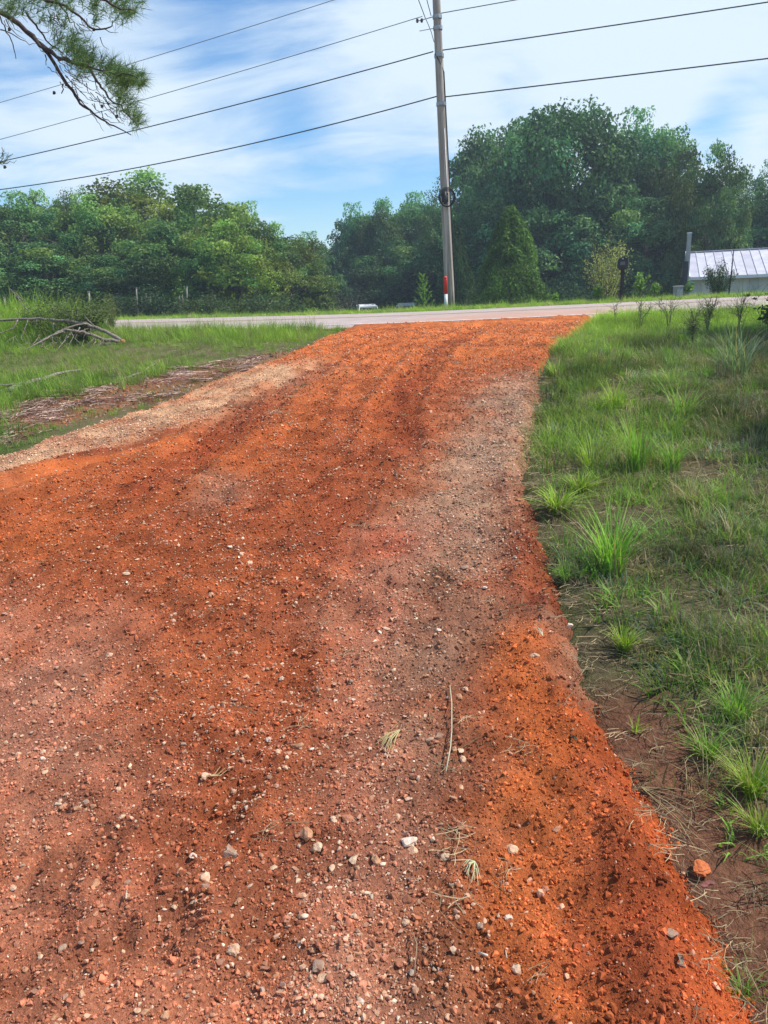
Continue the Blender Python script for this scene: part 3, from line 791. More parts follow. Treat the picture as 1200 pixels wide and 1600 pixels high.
# ------------------------------------------------------------------ trees
def leaf_quads(C, size, r, nrm_bias=None, aspect=.6):
    n = len(C)
    a = r.normal(size=(n, 3)); a /= np.linalg.norm(a, axis=1)[:, None]
    if nrm_bias is not None: 
        a = a * .8 + nrm_bias; a /= np.linalg.norm(a, axis=1)[:, None] + 1e-9
    u = np.cross(a, r.normal(size=(n, 3))); u /= np.linalg.norm(u, axis=1)[:, None] + 1e-9
    v = np.cross(a, u); s = (size * r.uniform(.6, 1.3, n))[:, None]
    V = np.stack([C - u * s, C - v * s * aspect + a * s * .12, C + u * s, C + v * s * aspect + a * s * .12], 1).reshape(-1, 3)
    F = np.arange(4 * n).reshape(-1, 4)
    return V, F
def broadleaf(seed, nblob=80, per=380, leaf=.012, low=.10, squash=1.0, sparse=0.0, irregular=.25, trunk_r=.018, dense_low=True):
    """unit tree: height 1, crown width 1. Returns (trunk mesh, crown mesh)"""
    r = np.random.default_rng(seed); cz = (1 + low) / 2; hz = (1 - low) / 2
    blobs = []
    tries = 0
    while len(blobs) < nblob and tries < 9000:
        tries += 1
        d = r.normal(size=3); d /= np.linalg.norm(d); rad = r.uniform(.35, 1) ** .45
        th = math.atan2(d[1], d[0]); lob = 1 + irregular * math.sin(3 * th + seed) * .4 + irregular * r.normal() * .5
        p = np.array([d[0] * .40 * rad * lob, d[1] * .40 * rad * lob, cz + d[2] * (hz - .07) * rad * (1 + .1 * irregular * r.normal())])
        if sparse and p[2] < cz and math.hypot(p[0], p[1]) < .22 and r.random() < sparse: continue
        blobs.append((p, r.uniform(.045, .115)))
    Vs = []; Fs = []; Cs = []; k = 0
    for p, br in blobs:
        n = int(per * (br / .085) ** 2)
        d = r.normal(size=(n, 3)); d /= np.linalg.norm(d, axis=1)[:, None]
        d[:, 2] = np.where(d[:, 2] < -.55, -d[:, 2], d[:, 2])
        rr = br * (r.random(n) ** .22 * 1.05)[:, None] * (1 + .4 * np.sin(d[:, :1] * 5 + p[0] * 50) * np.sin(d[:, 2:3] * 5 + p[1] * 40))
        C = p + d * rr * np.array([1.0, 1.0, .85])
        V, F = leaf_quads(C, np.full(n, leaf), r, d * .6 + np.array([0, 0, .35]))
        Vs.append(V); Fs.append(F + k); k += len(V)
        tone = r.choice([.5, .75, 1.0, 1.3, 1.6], p=[.2, .25, .25, .2, .1]) * r.uniform(.85, 1.15) ; hue = r.normal(0, .10)
        col = np.array([.105 * (1 + hue * 1.5), .165, .050 * (1 - hue)]) * tone * r.uniform(.78, 1.25, (n, 1))
        Cs.append(col.repeat(4, 0))
    crown = np_mesh('crown', np.concatenate(Vs), np.concatenate(Fs), False, np.concatenate(Cs))
    mb = MB(); top = .62
    fork = r.uniform(.22, .32)
    mb.tube([(0, 0, -.02), (0, 0, .01), (.008, .005, fork), (.0, .01, top), (.01, 0, .85)], [trunk_r * 1.5, trunk_r * 1.1, trunk_r * .9, trunk_r * .5, trunk_r * .12], 8)
    for i in range(16):
        p, br = blobs[i]
        z0 = r.uniform(fork * .8, top); s = Vector((.004, .006, z0)); e = Vector(p)
        mid = s.lerp(e, .5) + Vector((r.normal() * .02, r.normal() * .02, .03 + .02 * r.random()))
        mb.tube([s, s.lerp(mid, .5) + Vector((0, 0, -.006)), mid, e], [trunk_r * .45, trunk_r * .36, trunk_r * .27, trunk_r * .08], 6, False)
        for j in range(3):
            q = mid.lerp(e, r.random() * .6); w = q + Vector((r.normal() * .07, r.normal() * .07, abs(r.normal()) * .07))
            mb.tube([q, q.lerp(w, .5) + Vector((0, 0, .008)), w], [trunk_r * .15, trunk_r * .1, trunk_r * .04], 5, False)
    return mb.mesh('trunk', True), crown
def conifer(seed, n=9000, leaf=.016):
    r = np.random.default_rng(seed); t = r.random(n) ** .8; lay = np.abs(np.sin(t * 34 + 2 * np.sin(r.uniform(0, 6.28, n)))) * .02
    th = r.uniform(0, 6.28, n); R = .5 * (1 - t) ** .8 * (.84 + .55 * vnoise(np.cos(th) * 2.5 + 7 + t * 3, np.sin(th) * 2.5 + t * 13, 5)) * r.uniform(.7, 1.08, n) + .012 + lay
    C = np.stack([R * np.cos(th), R * np.sin(th), .03 + t * .97 - R * .18 + r.normal(0, .008, n)], -1)
    out = np.stack([np.cos(th), np.sin(th), np.full(n, .5)], -1)
    V, F = leaf_quads(C, np.full(n, leaf), r, out * .5, .35)
    cols = (np.array([.075, .125, .032]) * r.uniform(.5, 1.5, (n, 1)) * (1 + .9 * vnoise(np.cos(th) * 3 + t * 6, np.sin(th) * 3 + t * 14, 8))[:, None]).repeat(4, 0)
    mb = MB(); mb.tube([(0, 0, -.02), (0, 0, .5), (0, 0, .97)], [.02, .012, .003], 7)
    return mb.mesh('trunk', True), np_mesh('crown', V, F, False, cols)
def shrub(seed, stems=26, per=150, leaf=.02, col=(.16, .18, .08), spread=.42):
    r = np.random.default_rng(seed); mb = MB(); Vs = []; Fs = []; Cs = []; k = 0
    for i in range(stems):
        a = r.uniform(0, 6.28); o = spread * math.sqrt(r.random()); h = (1 - .35 * (o / spread) ** 2) * r.uniform(.7, 1.0)
        p0 = Vector((r.normal() * .04, r.normal() * .04, -.01)); p3 = Vector((math.cos(a) * o, math.sin(a) * o, h))
        p1 = p0.lerp(p3, .35) + Vector((-math.cos(a) * .05, -math.sin(a) * .05, .05)); p2 = p0.lerp(p3, .7) + Vector((0, 0, .03))
        mb.tube([p0, p1, p2, p3], [.009, .007, .005, .001], 5, False)
        t = r.uniform(.25, 1.03, per)[:, None]
        C = np.where(t < .35, np.array(p0) * (1 - t / .35) + np.array(p1) * t / .35, np.where(t < .7, np.array(p1) * (1 - (t - .35) / .35) + np.array(p2) * (t - .35) / .35, np.array(p2) * (1 - (t - .7) / .3) + np.array(p3) * (t - .7) / .3))
        C = C + r.normal(size=(per, 3)) * np.array([.045, .045, .035])
        V, F = leaf_quads(C, np.full(per, leaf), r, None, .4); Vs.append(V); Fs.append(F + k); k += len(V)
        Cs.append((np.array(col) * r.uniform(.5, 1.5, (per, 1)) * r.uniform(.8, 1.2)).repeat(4, 0))
    return mb.mesh('stem', True), np_mesh('foliage', np.concatenate(Vs), np.concatenate(Fs), False, np.concatenate(Cs))
LEAFCOL = 1
T = {'dense': broadleaf(1, 130, 330, .0108, .0, irregular=.2), 'round': broadleaf(2, 115, 360, .0108, .05, irregular=.25),
     'tall': broadleaf(3, 115, 340, .0105, .03, irregular=.4), 'open': broadleaf(14, 120, 260, .0105, .30, sparse=.9, irregular=.10, trunk_r=.022),
     'wisp': broadleaf(9, 60, 190, .009, .22, sparse=.6, irregular=.6, trunk_r=.014), 'cedar': conifer(6, 20000, .016)}
B = {'brush': shrub(21), 'willow': shrub(22, 34, 120, .016, (.25, .26, .11), .40), 'grey': shrub(23, 30, 60, .016, (.17, .18, .12), .5), 'dark': shrub(24, 22, 170, .024, (.075, .12, .045), .5)}
def place_tree(kind, px, top, wpx, Y, label, tint=(1, 1, 1), name='tree', group=None, cat='tree', rz=None, bark='bark', depth=None):
    c = at(px, 460, Y); tp = at(px, top, Y); zg = float(ground_z(c.x, Y)); bx = tp.x
    h = tp.z - zg; w = wpx / F_PX * (Y / math.cos(PITCH)) 
    r = empty(name, (bx, Y, zg), rng.uniform(0, 6.28) if rz is None else rz)
    tr, crn = (T.get(kind) or B.get(kind))
    if not tr.materials: tr.materials.append(M[bark])
    if not crn.materials: crn.materials.append(M['leaf'])
    isb = kind in B
    a = link('stem' if isb else 'trunk', tr, None, r); b_ = link('foliage' if isb else 'crown', crn, None, r)
    s = (w, w if depth is None else depth, h)
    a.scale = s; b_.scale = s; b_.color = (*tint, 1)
    tag(r, label, cat, group)
    return r
LW = 'trees in the wood left of the gap'; RW = 'trees in the wood right of the gap'
lt = (1.6, 1.55, 1.15); dk = (1.05, 1.2, 1.2); bl = (.95, 1.25, 1.5); br_ = (2.0, 1.9, 1.2)  # br_ puts sunlight and dk puts shade into the left trees' leaf colour
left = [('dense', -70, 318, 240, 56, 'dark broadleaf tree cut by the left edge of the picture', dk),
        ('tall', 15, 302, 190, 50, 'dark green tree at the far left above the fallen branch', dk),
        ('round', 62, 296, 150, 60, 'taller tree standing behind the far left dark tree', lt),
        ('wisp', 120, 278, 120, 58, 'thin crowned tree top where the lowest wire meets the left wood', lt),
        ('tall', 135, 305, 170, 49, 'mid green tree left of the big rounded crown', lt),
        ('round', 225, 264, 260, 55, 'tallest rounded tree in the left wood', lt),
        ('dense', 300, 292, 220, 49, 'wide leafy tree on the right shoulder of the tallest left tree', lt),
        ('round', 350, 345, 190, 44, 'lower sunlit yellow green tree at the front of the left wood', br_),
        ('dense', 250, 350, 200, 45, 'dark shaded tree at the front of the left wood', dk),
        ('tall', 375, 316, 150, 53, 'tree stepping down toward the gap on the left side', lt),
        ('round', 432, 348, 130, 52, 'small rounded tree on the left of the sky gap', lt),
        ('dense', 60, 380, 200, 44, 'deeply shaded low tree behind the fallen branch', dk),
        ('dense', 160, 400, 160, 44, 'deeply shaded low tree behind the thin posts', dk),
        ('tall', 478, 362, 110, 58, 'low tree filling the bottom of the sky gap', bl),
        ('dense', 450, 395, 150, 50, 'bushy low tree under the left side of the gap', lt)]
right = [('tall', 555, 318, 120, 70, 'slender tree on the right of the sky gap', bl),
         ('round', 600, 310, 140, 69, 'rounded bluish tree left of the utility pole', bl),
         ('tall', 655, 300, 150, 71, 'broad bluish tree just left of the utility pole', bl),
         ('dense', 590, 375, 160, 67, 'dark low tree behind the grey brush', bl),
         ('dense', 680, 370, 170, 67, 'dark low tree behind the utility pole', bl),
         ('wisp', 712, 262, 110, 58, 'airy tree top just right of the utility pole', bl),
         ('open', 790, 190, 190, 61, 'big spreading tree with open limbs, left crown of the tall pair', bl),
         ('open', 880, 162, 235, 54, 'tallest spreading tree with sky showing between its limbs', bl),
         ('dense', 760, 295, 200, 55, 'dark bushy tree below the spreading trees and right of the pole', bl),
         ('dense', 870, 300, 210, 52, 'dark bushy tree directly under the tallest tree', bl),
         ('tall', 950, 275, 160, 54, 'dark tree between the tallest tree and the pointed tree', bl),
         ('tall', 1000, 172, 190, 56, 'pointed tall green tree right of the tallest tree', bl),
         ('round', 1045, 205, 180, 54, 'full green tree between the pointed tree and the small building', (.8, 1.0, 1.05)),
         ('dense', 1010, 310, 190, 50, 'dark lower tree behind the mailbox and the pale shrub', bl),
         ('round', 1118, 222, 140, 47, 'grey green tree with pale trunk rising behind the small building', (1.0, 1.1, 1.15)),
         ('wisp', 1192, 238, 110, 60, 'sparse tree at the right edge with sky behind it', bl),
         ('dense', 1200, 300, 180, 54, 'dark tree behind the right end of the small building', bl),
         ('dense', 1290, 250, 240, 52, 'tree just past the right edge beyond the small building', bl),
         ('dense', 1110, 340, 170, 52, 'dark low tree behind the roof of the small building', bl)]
for i, (k, px, tp, w, Y, lab, tint) in enumerate(left): place_tree(k, px, tp, w, Y, lab, tint, 'broadleaf_tree', LW, rz=i * 1.7)
for i, (k, px, tp, w, Y, lab, tint) in enumerate(right): place_tree(k, px, tp, w, Y, lab, tint, 'broadleaf_tree', RW, rz=i * 2.3)
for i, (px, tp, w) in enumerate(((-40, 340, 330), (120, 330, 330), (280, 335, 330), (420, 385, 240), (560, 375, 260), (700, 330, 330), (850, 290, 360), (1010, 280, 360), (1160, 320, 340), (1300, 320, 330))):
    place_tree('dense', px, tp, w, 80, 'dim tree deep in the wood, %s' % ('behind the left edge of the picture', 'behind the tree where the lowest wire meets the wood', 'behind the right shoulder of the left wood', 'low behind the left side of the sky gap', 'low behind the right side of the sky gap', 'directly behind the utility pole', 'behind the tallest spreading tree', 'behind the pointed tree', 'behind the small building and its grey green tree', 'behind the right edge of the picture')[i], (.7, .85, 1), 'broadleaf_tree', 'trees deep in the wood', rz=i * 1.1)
place_tree('cedar', 798, 324, 165, 38, 'conical green cedar standing alone in front of the dark right wood', (1.35, 1.45, 1.0), 'cedar_tree')
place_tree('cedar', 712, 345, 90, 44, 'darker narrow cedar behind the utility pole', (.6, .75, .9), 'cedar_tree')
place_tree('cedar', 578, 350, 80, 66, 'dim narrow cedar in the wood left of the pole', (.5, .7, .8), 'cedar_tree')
# understory
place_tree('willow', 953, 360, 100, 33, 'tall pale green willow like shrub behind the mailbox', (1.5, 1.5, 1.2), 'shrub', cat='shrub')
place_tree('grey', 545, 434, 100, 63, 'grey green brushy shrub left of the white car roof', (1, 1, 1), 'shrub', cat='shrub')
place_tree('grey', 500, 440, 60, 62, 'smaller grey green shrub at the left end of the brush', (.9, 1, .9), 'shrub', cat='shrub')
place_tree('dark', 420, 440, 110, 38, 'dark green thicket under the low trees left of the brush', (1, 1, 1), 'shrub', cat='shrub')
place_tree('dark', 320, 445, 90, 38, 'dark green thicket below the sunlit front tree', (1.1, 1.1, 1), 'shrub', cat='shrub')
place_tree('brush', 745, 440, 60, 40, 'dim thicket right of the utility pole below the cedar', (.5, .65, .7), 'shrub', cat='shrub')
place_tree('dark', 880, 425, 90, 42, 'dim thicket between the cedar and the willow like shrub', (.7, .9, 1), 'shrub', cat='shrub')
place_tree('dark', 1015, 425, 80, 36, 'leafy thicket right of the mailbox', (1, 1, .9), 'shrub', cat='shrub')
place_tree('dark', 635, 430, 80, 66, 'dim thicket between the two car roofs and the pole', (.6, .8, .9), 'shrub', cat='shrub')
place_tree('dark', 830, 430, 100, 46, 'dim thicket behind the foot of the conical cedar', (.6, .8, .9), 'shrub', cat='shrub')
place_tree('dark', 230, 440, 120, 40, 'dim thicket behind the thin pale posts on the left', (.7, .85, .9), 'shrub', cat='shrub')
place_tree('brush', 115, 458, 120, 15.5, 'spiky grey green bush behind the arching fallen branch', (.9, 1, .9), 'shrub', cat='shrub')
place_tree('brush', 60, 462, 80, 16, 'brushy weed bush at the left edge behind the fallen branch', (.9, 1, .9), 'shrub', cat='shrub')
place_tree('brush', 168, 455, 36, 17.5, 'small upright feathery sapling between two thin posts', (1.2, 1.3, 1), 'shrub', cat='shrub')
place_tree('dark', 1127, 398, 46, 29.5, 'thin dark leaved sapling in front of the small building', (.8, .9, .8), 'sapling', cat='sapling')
# trees beyond the right side of the frame: they shade the bank
for (x, y, w, h, lab) in ((9.3, 4.6, 6.0, 8.0, 'shade tree beside the driveway, outside the right edge of the picture, nearest the camera'),
                          (11.2, 9.4, 6.2, 8.6, 'shade tree outside the right edge of the picture, nearer the road'),
                          (9.0, -1.6, 6.0, 8.2, 'shade tree outside the picture, behind the camera to the right')):
    r = empty('broadleaf_tree', (x, y, float(ground_z(x, y))), x)
    tr, crn = T['wisp' if y < 0 else 'round']; a = link('trunk', tr, None, r); b_ = link('crown', crn, None, r)
    a.scale = b_.scale = (w, w, h); tag(r, lab, 'tree', 'shade trees right of the frame')

# young feathery sapling left of the pole
def frond_sapling():
    p = at(662, 478, 27.5); top = at(660, 430, 27.5); h = top.z - float(ground_z(p.x, 27.5)) + .03
    r = empty('sapling', (p.x, 27.5, float(ground_z(p.x, 27.5)))); mb = MB(); mb.tube([(0, 0, 0), (.01, 0, h * .5), (0, 0, h)], [.02, .014, .004], 6)
    mb.build('stem', M['bark'], r, True)
    rr = np.random.default_rng(3); Vs = []; Fs = []; Cs = []; k = 0
    for i in range(26):
        t = .12 + .86 * i / 26; a = i * 2.4; L = .42 * (1 - .72 * t); z0 = h * t
        for j in range(34):
            s = (j + 1) / 34; c = np.array([math.cos(a) * L * s, math.sin(a) * L * s, z0 + L * s * .9]) + rr.normal(size=3) * .012
            V, F = leaf_quads(c[None], np.array([.035]), rr, None, .35); Vs.append(V); Fs.append(F + k); k += 4
            Cs.append(np.tile(np.array([.20, .33, .08]) * rr.uniform(.6, 1.4), (4, 1)))
    link('foliage', np_mesh('foliage', np.concatenate(Vs), np.concatenate(Fs), False, np.concatenate(Cs)), M['plant'], r)
    tag(r, 'bright green feathery sapling just left of the red and white marker post', 'sapling')
frond_sapling()

# roadside weeds and leafy plants round the mailbox
def leafy_plant(px, py, hpx, Y, label, col=(.16, .28, .06), stems=9, leaf=.05, name='leafy_weed', seedhead=False, per=22):
    p = at(px, py, Y); zg = float(ground_z(p.x, Y)); h = hpx / F_PX * Y * 1.03; rr = np.random.default_rng(int(px + py)); mb = MB(); Vs = []; Fs = []; Cs = []; k = 0
    r = empty(name, (p.x, Y, zg)); stems = int(stems * 1.6) if seedhead else stems
    for i in range(stems):
        a = rr.uniform(0, 6.28); o = h * .35 * rr.random(); e = Vector((math.cos(a) * o, math.sin(a) * o, h * rr.uniform(.6, 1)))
        m_ = e * .5 + Vector((-math.cos(a) * .04, -math.sin(a) * .04, .02)); mb.tube([(0, 0, -.02), m_, e], [.004, .003, .0012], 5, False)
        tips = [e]
        if seedhead:
            for q in range(7):
                s = m_.lerp(e, rr.uniform(-.2, 1)); w = s + Vector((rr.normal() * .11, rr.normal() * .11, abs(rr.normal()) * .13)) * (h / .6)
                mb.tube([s, s.lerp(w, .5) + Vector((0, 0, .01)), w], [.003, .002, .001], 4, False); tips.append(w)
        for q in range(per):
            s = rr.random(); c = np.array(e) * s * .9 * (q % 3 == 0) + (np.array(m_) * (1 - s) + np.array(tips[q % len(tips)]) * s) * (q % 3 != 0) if seedhead else np.array(m_.lerp(e, s * 1.05))
            c = c + rr.normal(size=3) * .02 * (1 if seedhead else 1.6)
            V, F = leaf_quads(c[None], np.array([leaf]), rr, np.array([[0, 0, .6]]), .45); Vs.append(V); Fs.append(F + k); k += 4
            Cs.append(np.tile(np.array(col) * rr.uniform(.6, 1.4), (4, 1)))
    mb.build('stem', M['greenstem'], r, True)
    link('leaves', np_mesh('leaves', np.concatenate(Vs), np.concatenate(Fs), False, np.concatenate(Cs)), M['plant'], r)
    tag(r, label, 'weed')
leafy_plant(935, 470, 24, 22.9, 'low leafy weed at the left foot of the mailbox post', leaf=.06)
leafy_plant(1000, 466, 40, 23.6, 'pale bushy weed just right of the mailbox post', leaf=.06, stems=13, col=(.2, .32, .09))
leafy_plant(1022, 466, 24, 23.3, 'small leafy weed right of the bushy weed by the mailbox', leaf=.06)
leafy_plant(868, 476, 18, 24.5, 'low leafy weed on the verge left of the willow like shrub', leaf=.06)
leafy_plant(1075, 462, 26, 25.5, 'thin weed at the blue trimmed corner of the small building', leaf=.05, stems=6)
DW = (.20, .26, .11)
leafy_plant(1045, 520, 58, 11.6, 'tall branching seedy weed standing out against the road, left one of the right bank', DW, 5, .013, 'tall_weed', True, 16)
leafy_plant(1000, 520, 48, 12.0, 'thin seedy weed near the top of the right bank, leftmost', DW, 4, .015, 'tall_weed', True, 16)
leafy_plant(1105, 520, 55, 11.2, 'thick clump of seedy weeds between the sapling and the road on the right bank', (.20, .27, .10), 9, .014, 'tall_weed', True, 18)
leafy_plant(1155, 515, 72, 10.6, 'tall dark seedy weed near the right edge against the road', DW, 6, .013, 'tall_weed', True, 16)
leafy_plant(1196, 545, 85, 9.8, 'weed with broad dark leaves cut by the right edge', (.07, .09, .04), 8, .045, 'tall_weed', False, 12)
leafy_plant(960, 520, 42, 12.6, 'single thin weed stalk at the top left of the right bank', DW, 2, .014, 'tall_weed', True, 12)
leafy_plant(1080, 560, 60, 9.8, 'weed clump in the shade below the sunlit top of the right bank', (.17, .24, .09), 9, .02, 'tall_weed', True, 16)

# ------------------------------------------------------------------ utility pole
m, t, b = mat('weathered_pole_wood')
tcn = N(t, 'ShaderNodeTexCoord'); mpn = N(t, 'ShaderNodeMapping'); mpn.inputs['Scale'].default_value = (8, 8, 0.35)
t.links.new(tcn.outputs['Object'], mpn.inputs[0])
f = noise(t, 1.6, 6, .7, mpn.outputs[0])
t.links.new(ramp(t, f, [(.3, (.12, .10, .085)), (.5, (.30, .26, .22)), (.7, (.50, .45, .38))]), b.inputs['Base Color'])
b.inputs['Roughness'].default_value = .85; bump(t, b, f, .6, .02); M['pole'] = m
M['cable'] = simple('black_cable', (.03, .032, .035), .5, .2, 30, bstr=0)
M['wire'] = simple('grey_wire', (.10, .105, .11), .5, .2, 30, metal=.3, bstr=0)
M['steel'] = simple('galvanised_steel', (.42, .43, .43), .5, .3, 25, metal=.7, bstr=0)
M['porc'] = simple('dark_insulator', (.09, .06, .05), .3, .2, 30, bstr=0)
PY = 26.0
pb = at(704, 478, PY); pt = at(682, 0, PY); zgp = float(ground_z(pb.x, PY))
axis = (pt - pb); ptop = pb + axis * 1.32                       # the pole goes on above the picture
pole = empty('utility_pole', (pb.x, PY, zgp)); off = Vector((pb.x, PY, zgp))
def P(v): return v - off
mb = MB(); L0 = Vector((pb.x, PY, zgp - .2))
pts = [L0.lerp(ptop, i / 14) for i in range(15)]
mb.tube([P(q) for q in pts], [.165 - .065 * i / 14 for i in range(15)], 18)
mb.build('shaft', M['pole'], pole, True)
def pole_at(py, side=0, fwd=0):                                    # point on the pole axis seen at photo row py
    f_ = (478 - py) / 478.0; q = pb + axis * f_; return q + Vector((side, -fwd, 0))
# ground wire conduit up the right side
mb = MB(); mb.tube([P(pole_at(476, .15, .05)), P(pole_at(300, .145, .05)), P(pole_at(105, .12, .06)), P(pole_at(88, -.03, .13)), P(pole_at(78, -.12, .08))], .018, 6); mb.build('ground_wire', M['cable'], pole, True)
mb = MB(); mb.tube([P(pole_at(470, .06, .14)), P(pole_at(190, .05, .12))], .013, 6); mb.build('ground_wire', M['steel'], pole, True)
# coil of spare cable
cc = pole_at(300, .02, .20); mb = MB()
for q in range(4):
    R = .20 + .018 * q; ph = q * .7
    mb.tube([P(cc + Vector((math.cos(a) * R * (1 + .05 * math.sin(2 * a + ph)), -.02 * q + .015 * math.sin(3 * a), math.sin(a) * R * 1.12 + .012 * q))) for a in np.linspace(0, 6.283, 26)], .013, 6, False)
mb.build('cable_coil', M['cable'], pole, True)
mb = MB(); mb.box(P(cc + Vector((-.06, .02, .03))), (.2, .12, .26)); mb.tube([P(cc + Vector((-.06, -.06, .2))), P(cc + Vector((-.06, -.06, -.16)))], .05, 10); mb.build('splice_case', M['cable'], pole, True)
for py_ in (152, 80, 24, 40):
    q = pole_at(py_); mb = MB(); mb.tube([P(q + Vector((0, 0, -.05))), P(q + Vector((0, 0, .05)))], .155 - .02 * (152 - py_) / 150, 16, False); mb.build('band', M['steel'], pole, True)
for py_ in (152, 80):
    q = pole_at(py_, 0, .15); mb = MB(); mb.box(P(q), (.14, .10, .10)); mb.build('clamp', M['steel'], pole)
# service rack with insulators and drop wires at the top left
rk = pole_at(24, -.14, .02); mb = MB()
mb.tube([P(rk), P(rk + Vector((-.5, -.1, -.13)))], .012, 6); mb.tube([P(pole_at(40, -.12)), P(pole_at(43, -.55))], .01, 6); mb.build('service_bracket', M['steel'], pole, True)
for dx in (-.33, -.46):
    mb = MB(); q = rk + Vector((dx, -.07, -.1)); mb.tube([P(q + Vector((0, 0, .05))), P(q + Vector((0, 0, 0))), P(q + Vector((0, 0, -.05)))], [.03, .045, .03], 10); mb.build('insulator', M['porc'], pole, True)
mb = MB()
for a0, a1 in (((-.36, 24), (-.62, -25)), ((-.18, 22), (-.32, -25))):
    mb.tube([P(pole_at(a0[1], a0[0])), P(pole_at(0, (a0[0] + a1[0]) / 2 - .03)), P(pole_at(a1[1], a1[0]))], .012, 5)
mb.tube([P(pole_at(24, -.36)), P(pole_at(34, -.28)), P(pole_at(45, -.2)), P(pole_at(60, -.13))], .010, 5); mb.build('drop_wire', M['cable'], pole, True)
tag(pole, 'weathered grey wooden utility pole with a black cable coil, leaning slightly left', 'utility pole')

# overhead lines: on the vertical plane of the pole line
ldir = Vector((math.cos(math.radians(20)), -math.sin(math.radians(20)), 0)); lnorm = Vector((-ldir.y, ldir.x, 0))
def on_line(px, py, shift=0.0):
    d = ray(px, py); o0 = Vector((pole_at(100).x, PY, 0)) + lnorm * shift
    k = (o0 - EYE).dot(lnorm) / d.dot(lnorm); return EYE + d * k
def wire(pts, r, label, mm, shift=0):
    W = [on_line(a, b_, shift) for a, b_ in pts]
    s = np.array([(w - W[0]).dot(ldir) for w in W]); z = np.array([w.z for w in W])
    co = np.polyfit(s, z, min(2, len(W) - 1)) if len(W) > 2 else np.polyfit(s, z, 1)
    ext = W[0]; ss = np.linspace(s.min(), s.max(), 60)
    mb = MB(); mb.tube([Vector((ext.x, ext.y, 0)) + ldir * float(q) + Vector((0, 0, float(np.interp(q, s, z) if len(W) > 9 else np.polyval(co, q)))) for q in ss], r, 6)
    o = mb.build('power_line', mm, None, True); tag(o, label, 'wire', 'overhead lines on the utility pole')
    return o
wire([(-60, 302), (130, 281), (400, 220), (560, 181), (685, 153)], .017, 'lowest thick wire running left from the utility pole to the wood', M['cable'])
wire([(690, 152), (850, 133), (1000, 115), (1200, 92), (1300, 79)], .017, 'lowest thick wire running right from the utility pole', M['cable'])
wire([(-60, 265), (25, 248), (210, 205), (430, 146), (560, 112), (677, 82)], .016, 'second wire from the bottom running left from the utility pole', M['cable'])
wire([(682, 80), (700, 77), (850, 55), (1000, 34), (1200, 3), (1280, -9)], .016, 'second wire from the bottom running right from the utility pole', M['cable'])
wire([(-60, 233), (0, 219), (230, 154), (430, 95), (560, 56), (660, 26)], .010, 'thin wire running left from the bracket near the top of the pole', M['wire'])
wire([(682, 22), (720, 15), (805, 0), (860, -10)], .012, 'short thin wire leaving the picture top right of the pole', M['wire'])
wire([(-60, 177), (0, 161), (210, 97), (330, 61), (520, 1), (680, -52)], .009, 'highest thin wire crossing the sky at the upper left', M['wire'])

# red and white marker post beside the pole
M['red'] = simple('red_marker_paint', (.72, .045, .03), .45, .15, 10, bstr=0)
M['white'] = simple('white_plastic', (.80, .80, .77), .5, .12, 10, bstr=0)
mp_ = at(697, 480, 24.6); zg = float(ground_z(mp_.x, 24.6)); mk = empty('marker_post', (mp_.x, 24.6, zg))
mb = MB(); mb.tube([(0, 0, -.05), (0, 0, .47)], .052, 16); mb.build('post', M['white'], mk, True)
mb = MB(); mb.tube([(0, 0, .47), (-.004, 0, .93), (-.004, 0, .96), (-.004, 0, .985), (-.004, 0, .995)], [.057, .057, .053, .035, .004], 16); mb.build('red_sleeve', M['red'], mk, True)
mb = MB(); mb.tube([(-.004, 0, .86), (-.004, 0, .885)], .062, 16); mb.build('collar', M['red'], mk, True)
mb = MB(); mb.box((0, -.056, .92), (.03, .012, .03)); mb.build('bolt', M['cable'], mk)
tag(mk, 'white marker post with a red upper half standing at the foot of the utility pole', 'marker post')

# ------------------------------------------------------------------ mailbox
M['black'] = simple('black_metal_paint', (.022, .023, .026), .35, .2, 20, bstr=.1)
M['darkwood'] = simple('dark_painted_post', (.028, .026, .026), .6, .3, 30)
MY = 22.9; q = at(971, 470, MY); zg = float(ground_z(q.x, MY)); tpz = at(972, 402, MY).z
mbx = empty('mailbox', (q.x, MY, zg), -.33); H_ = tpz - zg; bw, bh, bl_ = .28, .30, .50; z0 = H_ - bh
mb = MB(); mb.box((0, .06, z0 / 2 - .05), (.11, .11, z0 + .1)); mb.build('post', M['darkwood'], mbx)
mb = MB(); mb.box((0, .06, z0 - .02), (.2, .42, .035)); mb.box((0, .06, z0 * .84), (.14, .14, .05)); mb.build('bracket', M['darkwood'], mbx)
def arch(w, h, n=14):
    r = w / 2; pts = [(-r, 0)] + [(-r * math.cos(a), h - r + r * math.sin(a)) for a in np.linspace(0, math.pi, n)] + [(r, 0)]
    return pts
def prism(mb, prof, y0, y1):
    n = len(prof); V = [(x, y0, z) for x, z in prof] + [(x, y1, z) for x, z in prof]
    F = [(i, (i + 1) % n, n + (i + 1) % n, n + i) for i in range(n)]; k = len(V)
    cx = sum(p[0] for p in prof) / n; cz_ = sum(p[1] for p in prof) / n; V += [(cx, y0, cz_), (cx, y1, cz_)]
    F += [(k, (i + 1) % n, i) for i in range(n)] + [(k + 1, n + i, n + (i + 1) % n) for i in range(n)]
    mb.add(V, F)
mb = MB(); prism(mb, [(x, z + z0) for x, z in arch(bw, bh)], -.20, .32); mb.build('box', M['black'], mbx)
mb = MB(); prism(mb, [(x * 1.04, z * 1.02 + z0 - .002) for x, z in arch(bw, bh)], -.225, -.203); d_ = mb.build('door', M['black'], mbx)
mb = MB(); mb.box((0, -.235, z0 + bh * .86), (.05, .02, .03)); mb.build('handle', M['steel'], d_)
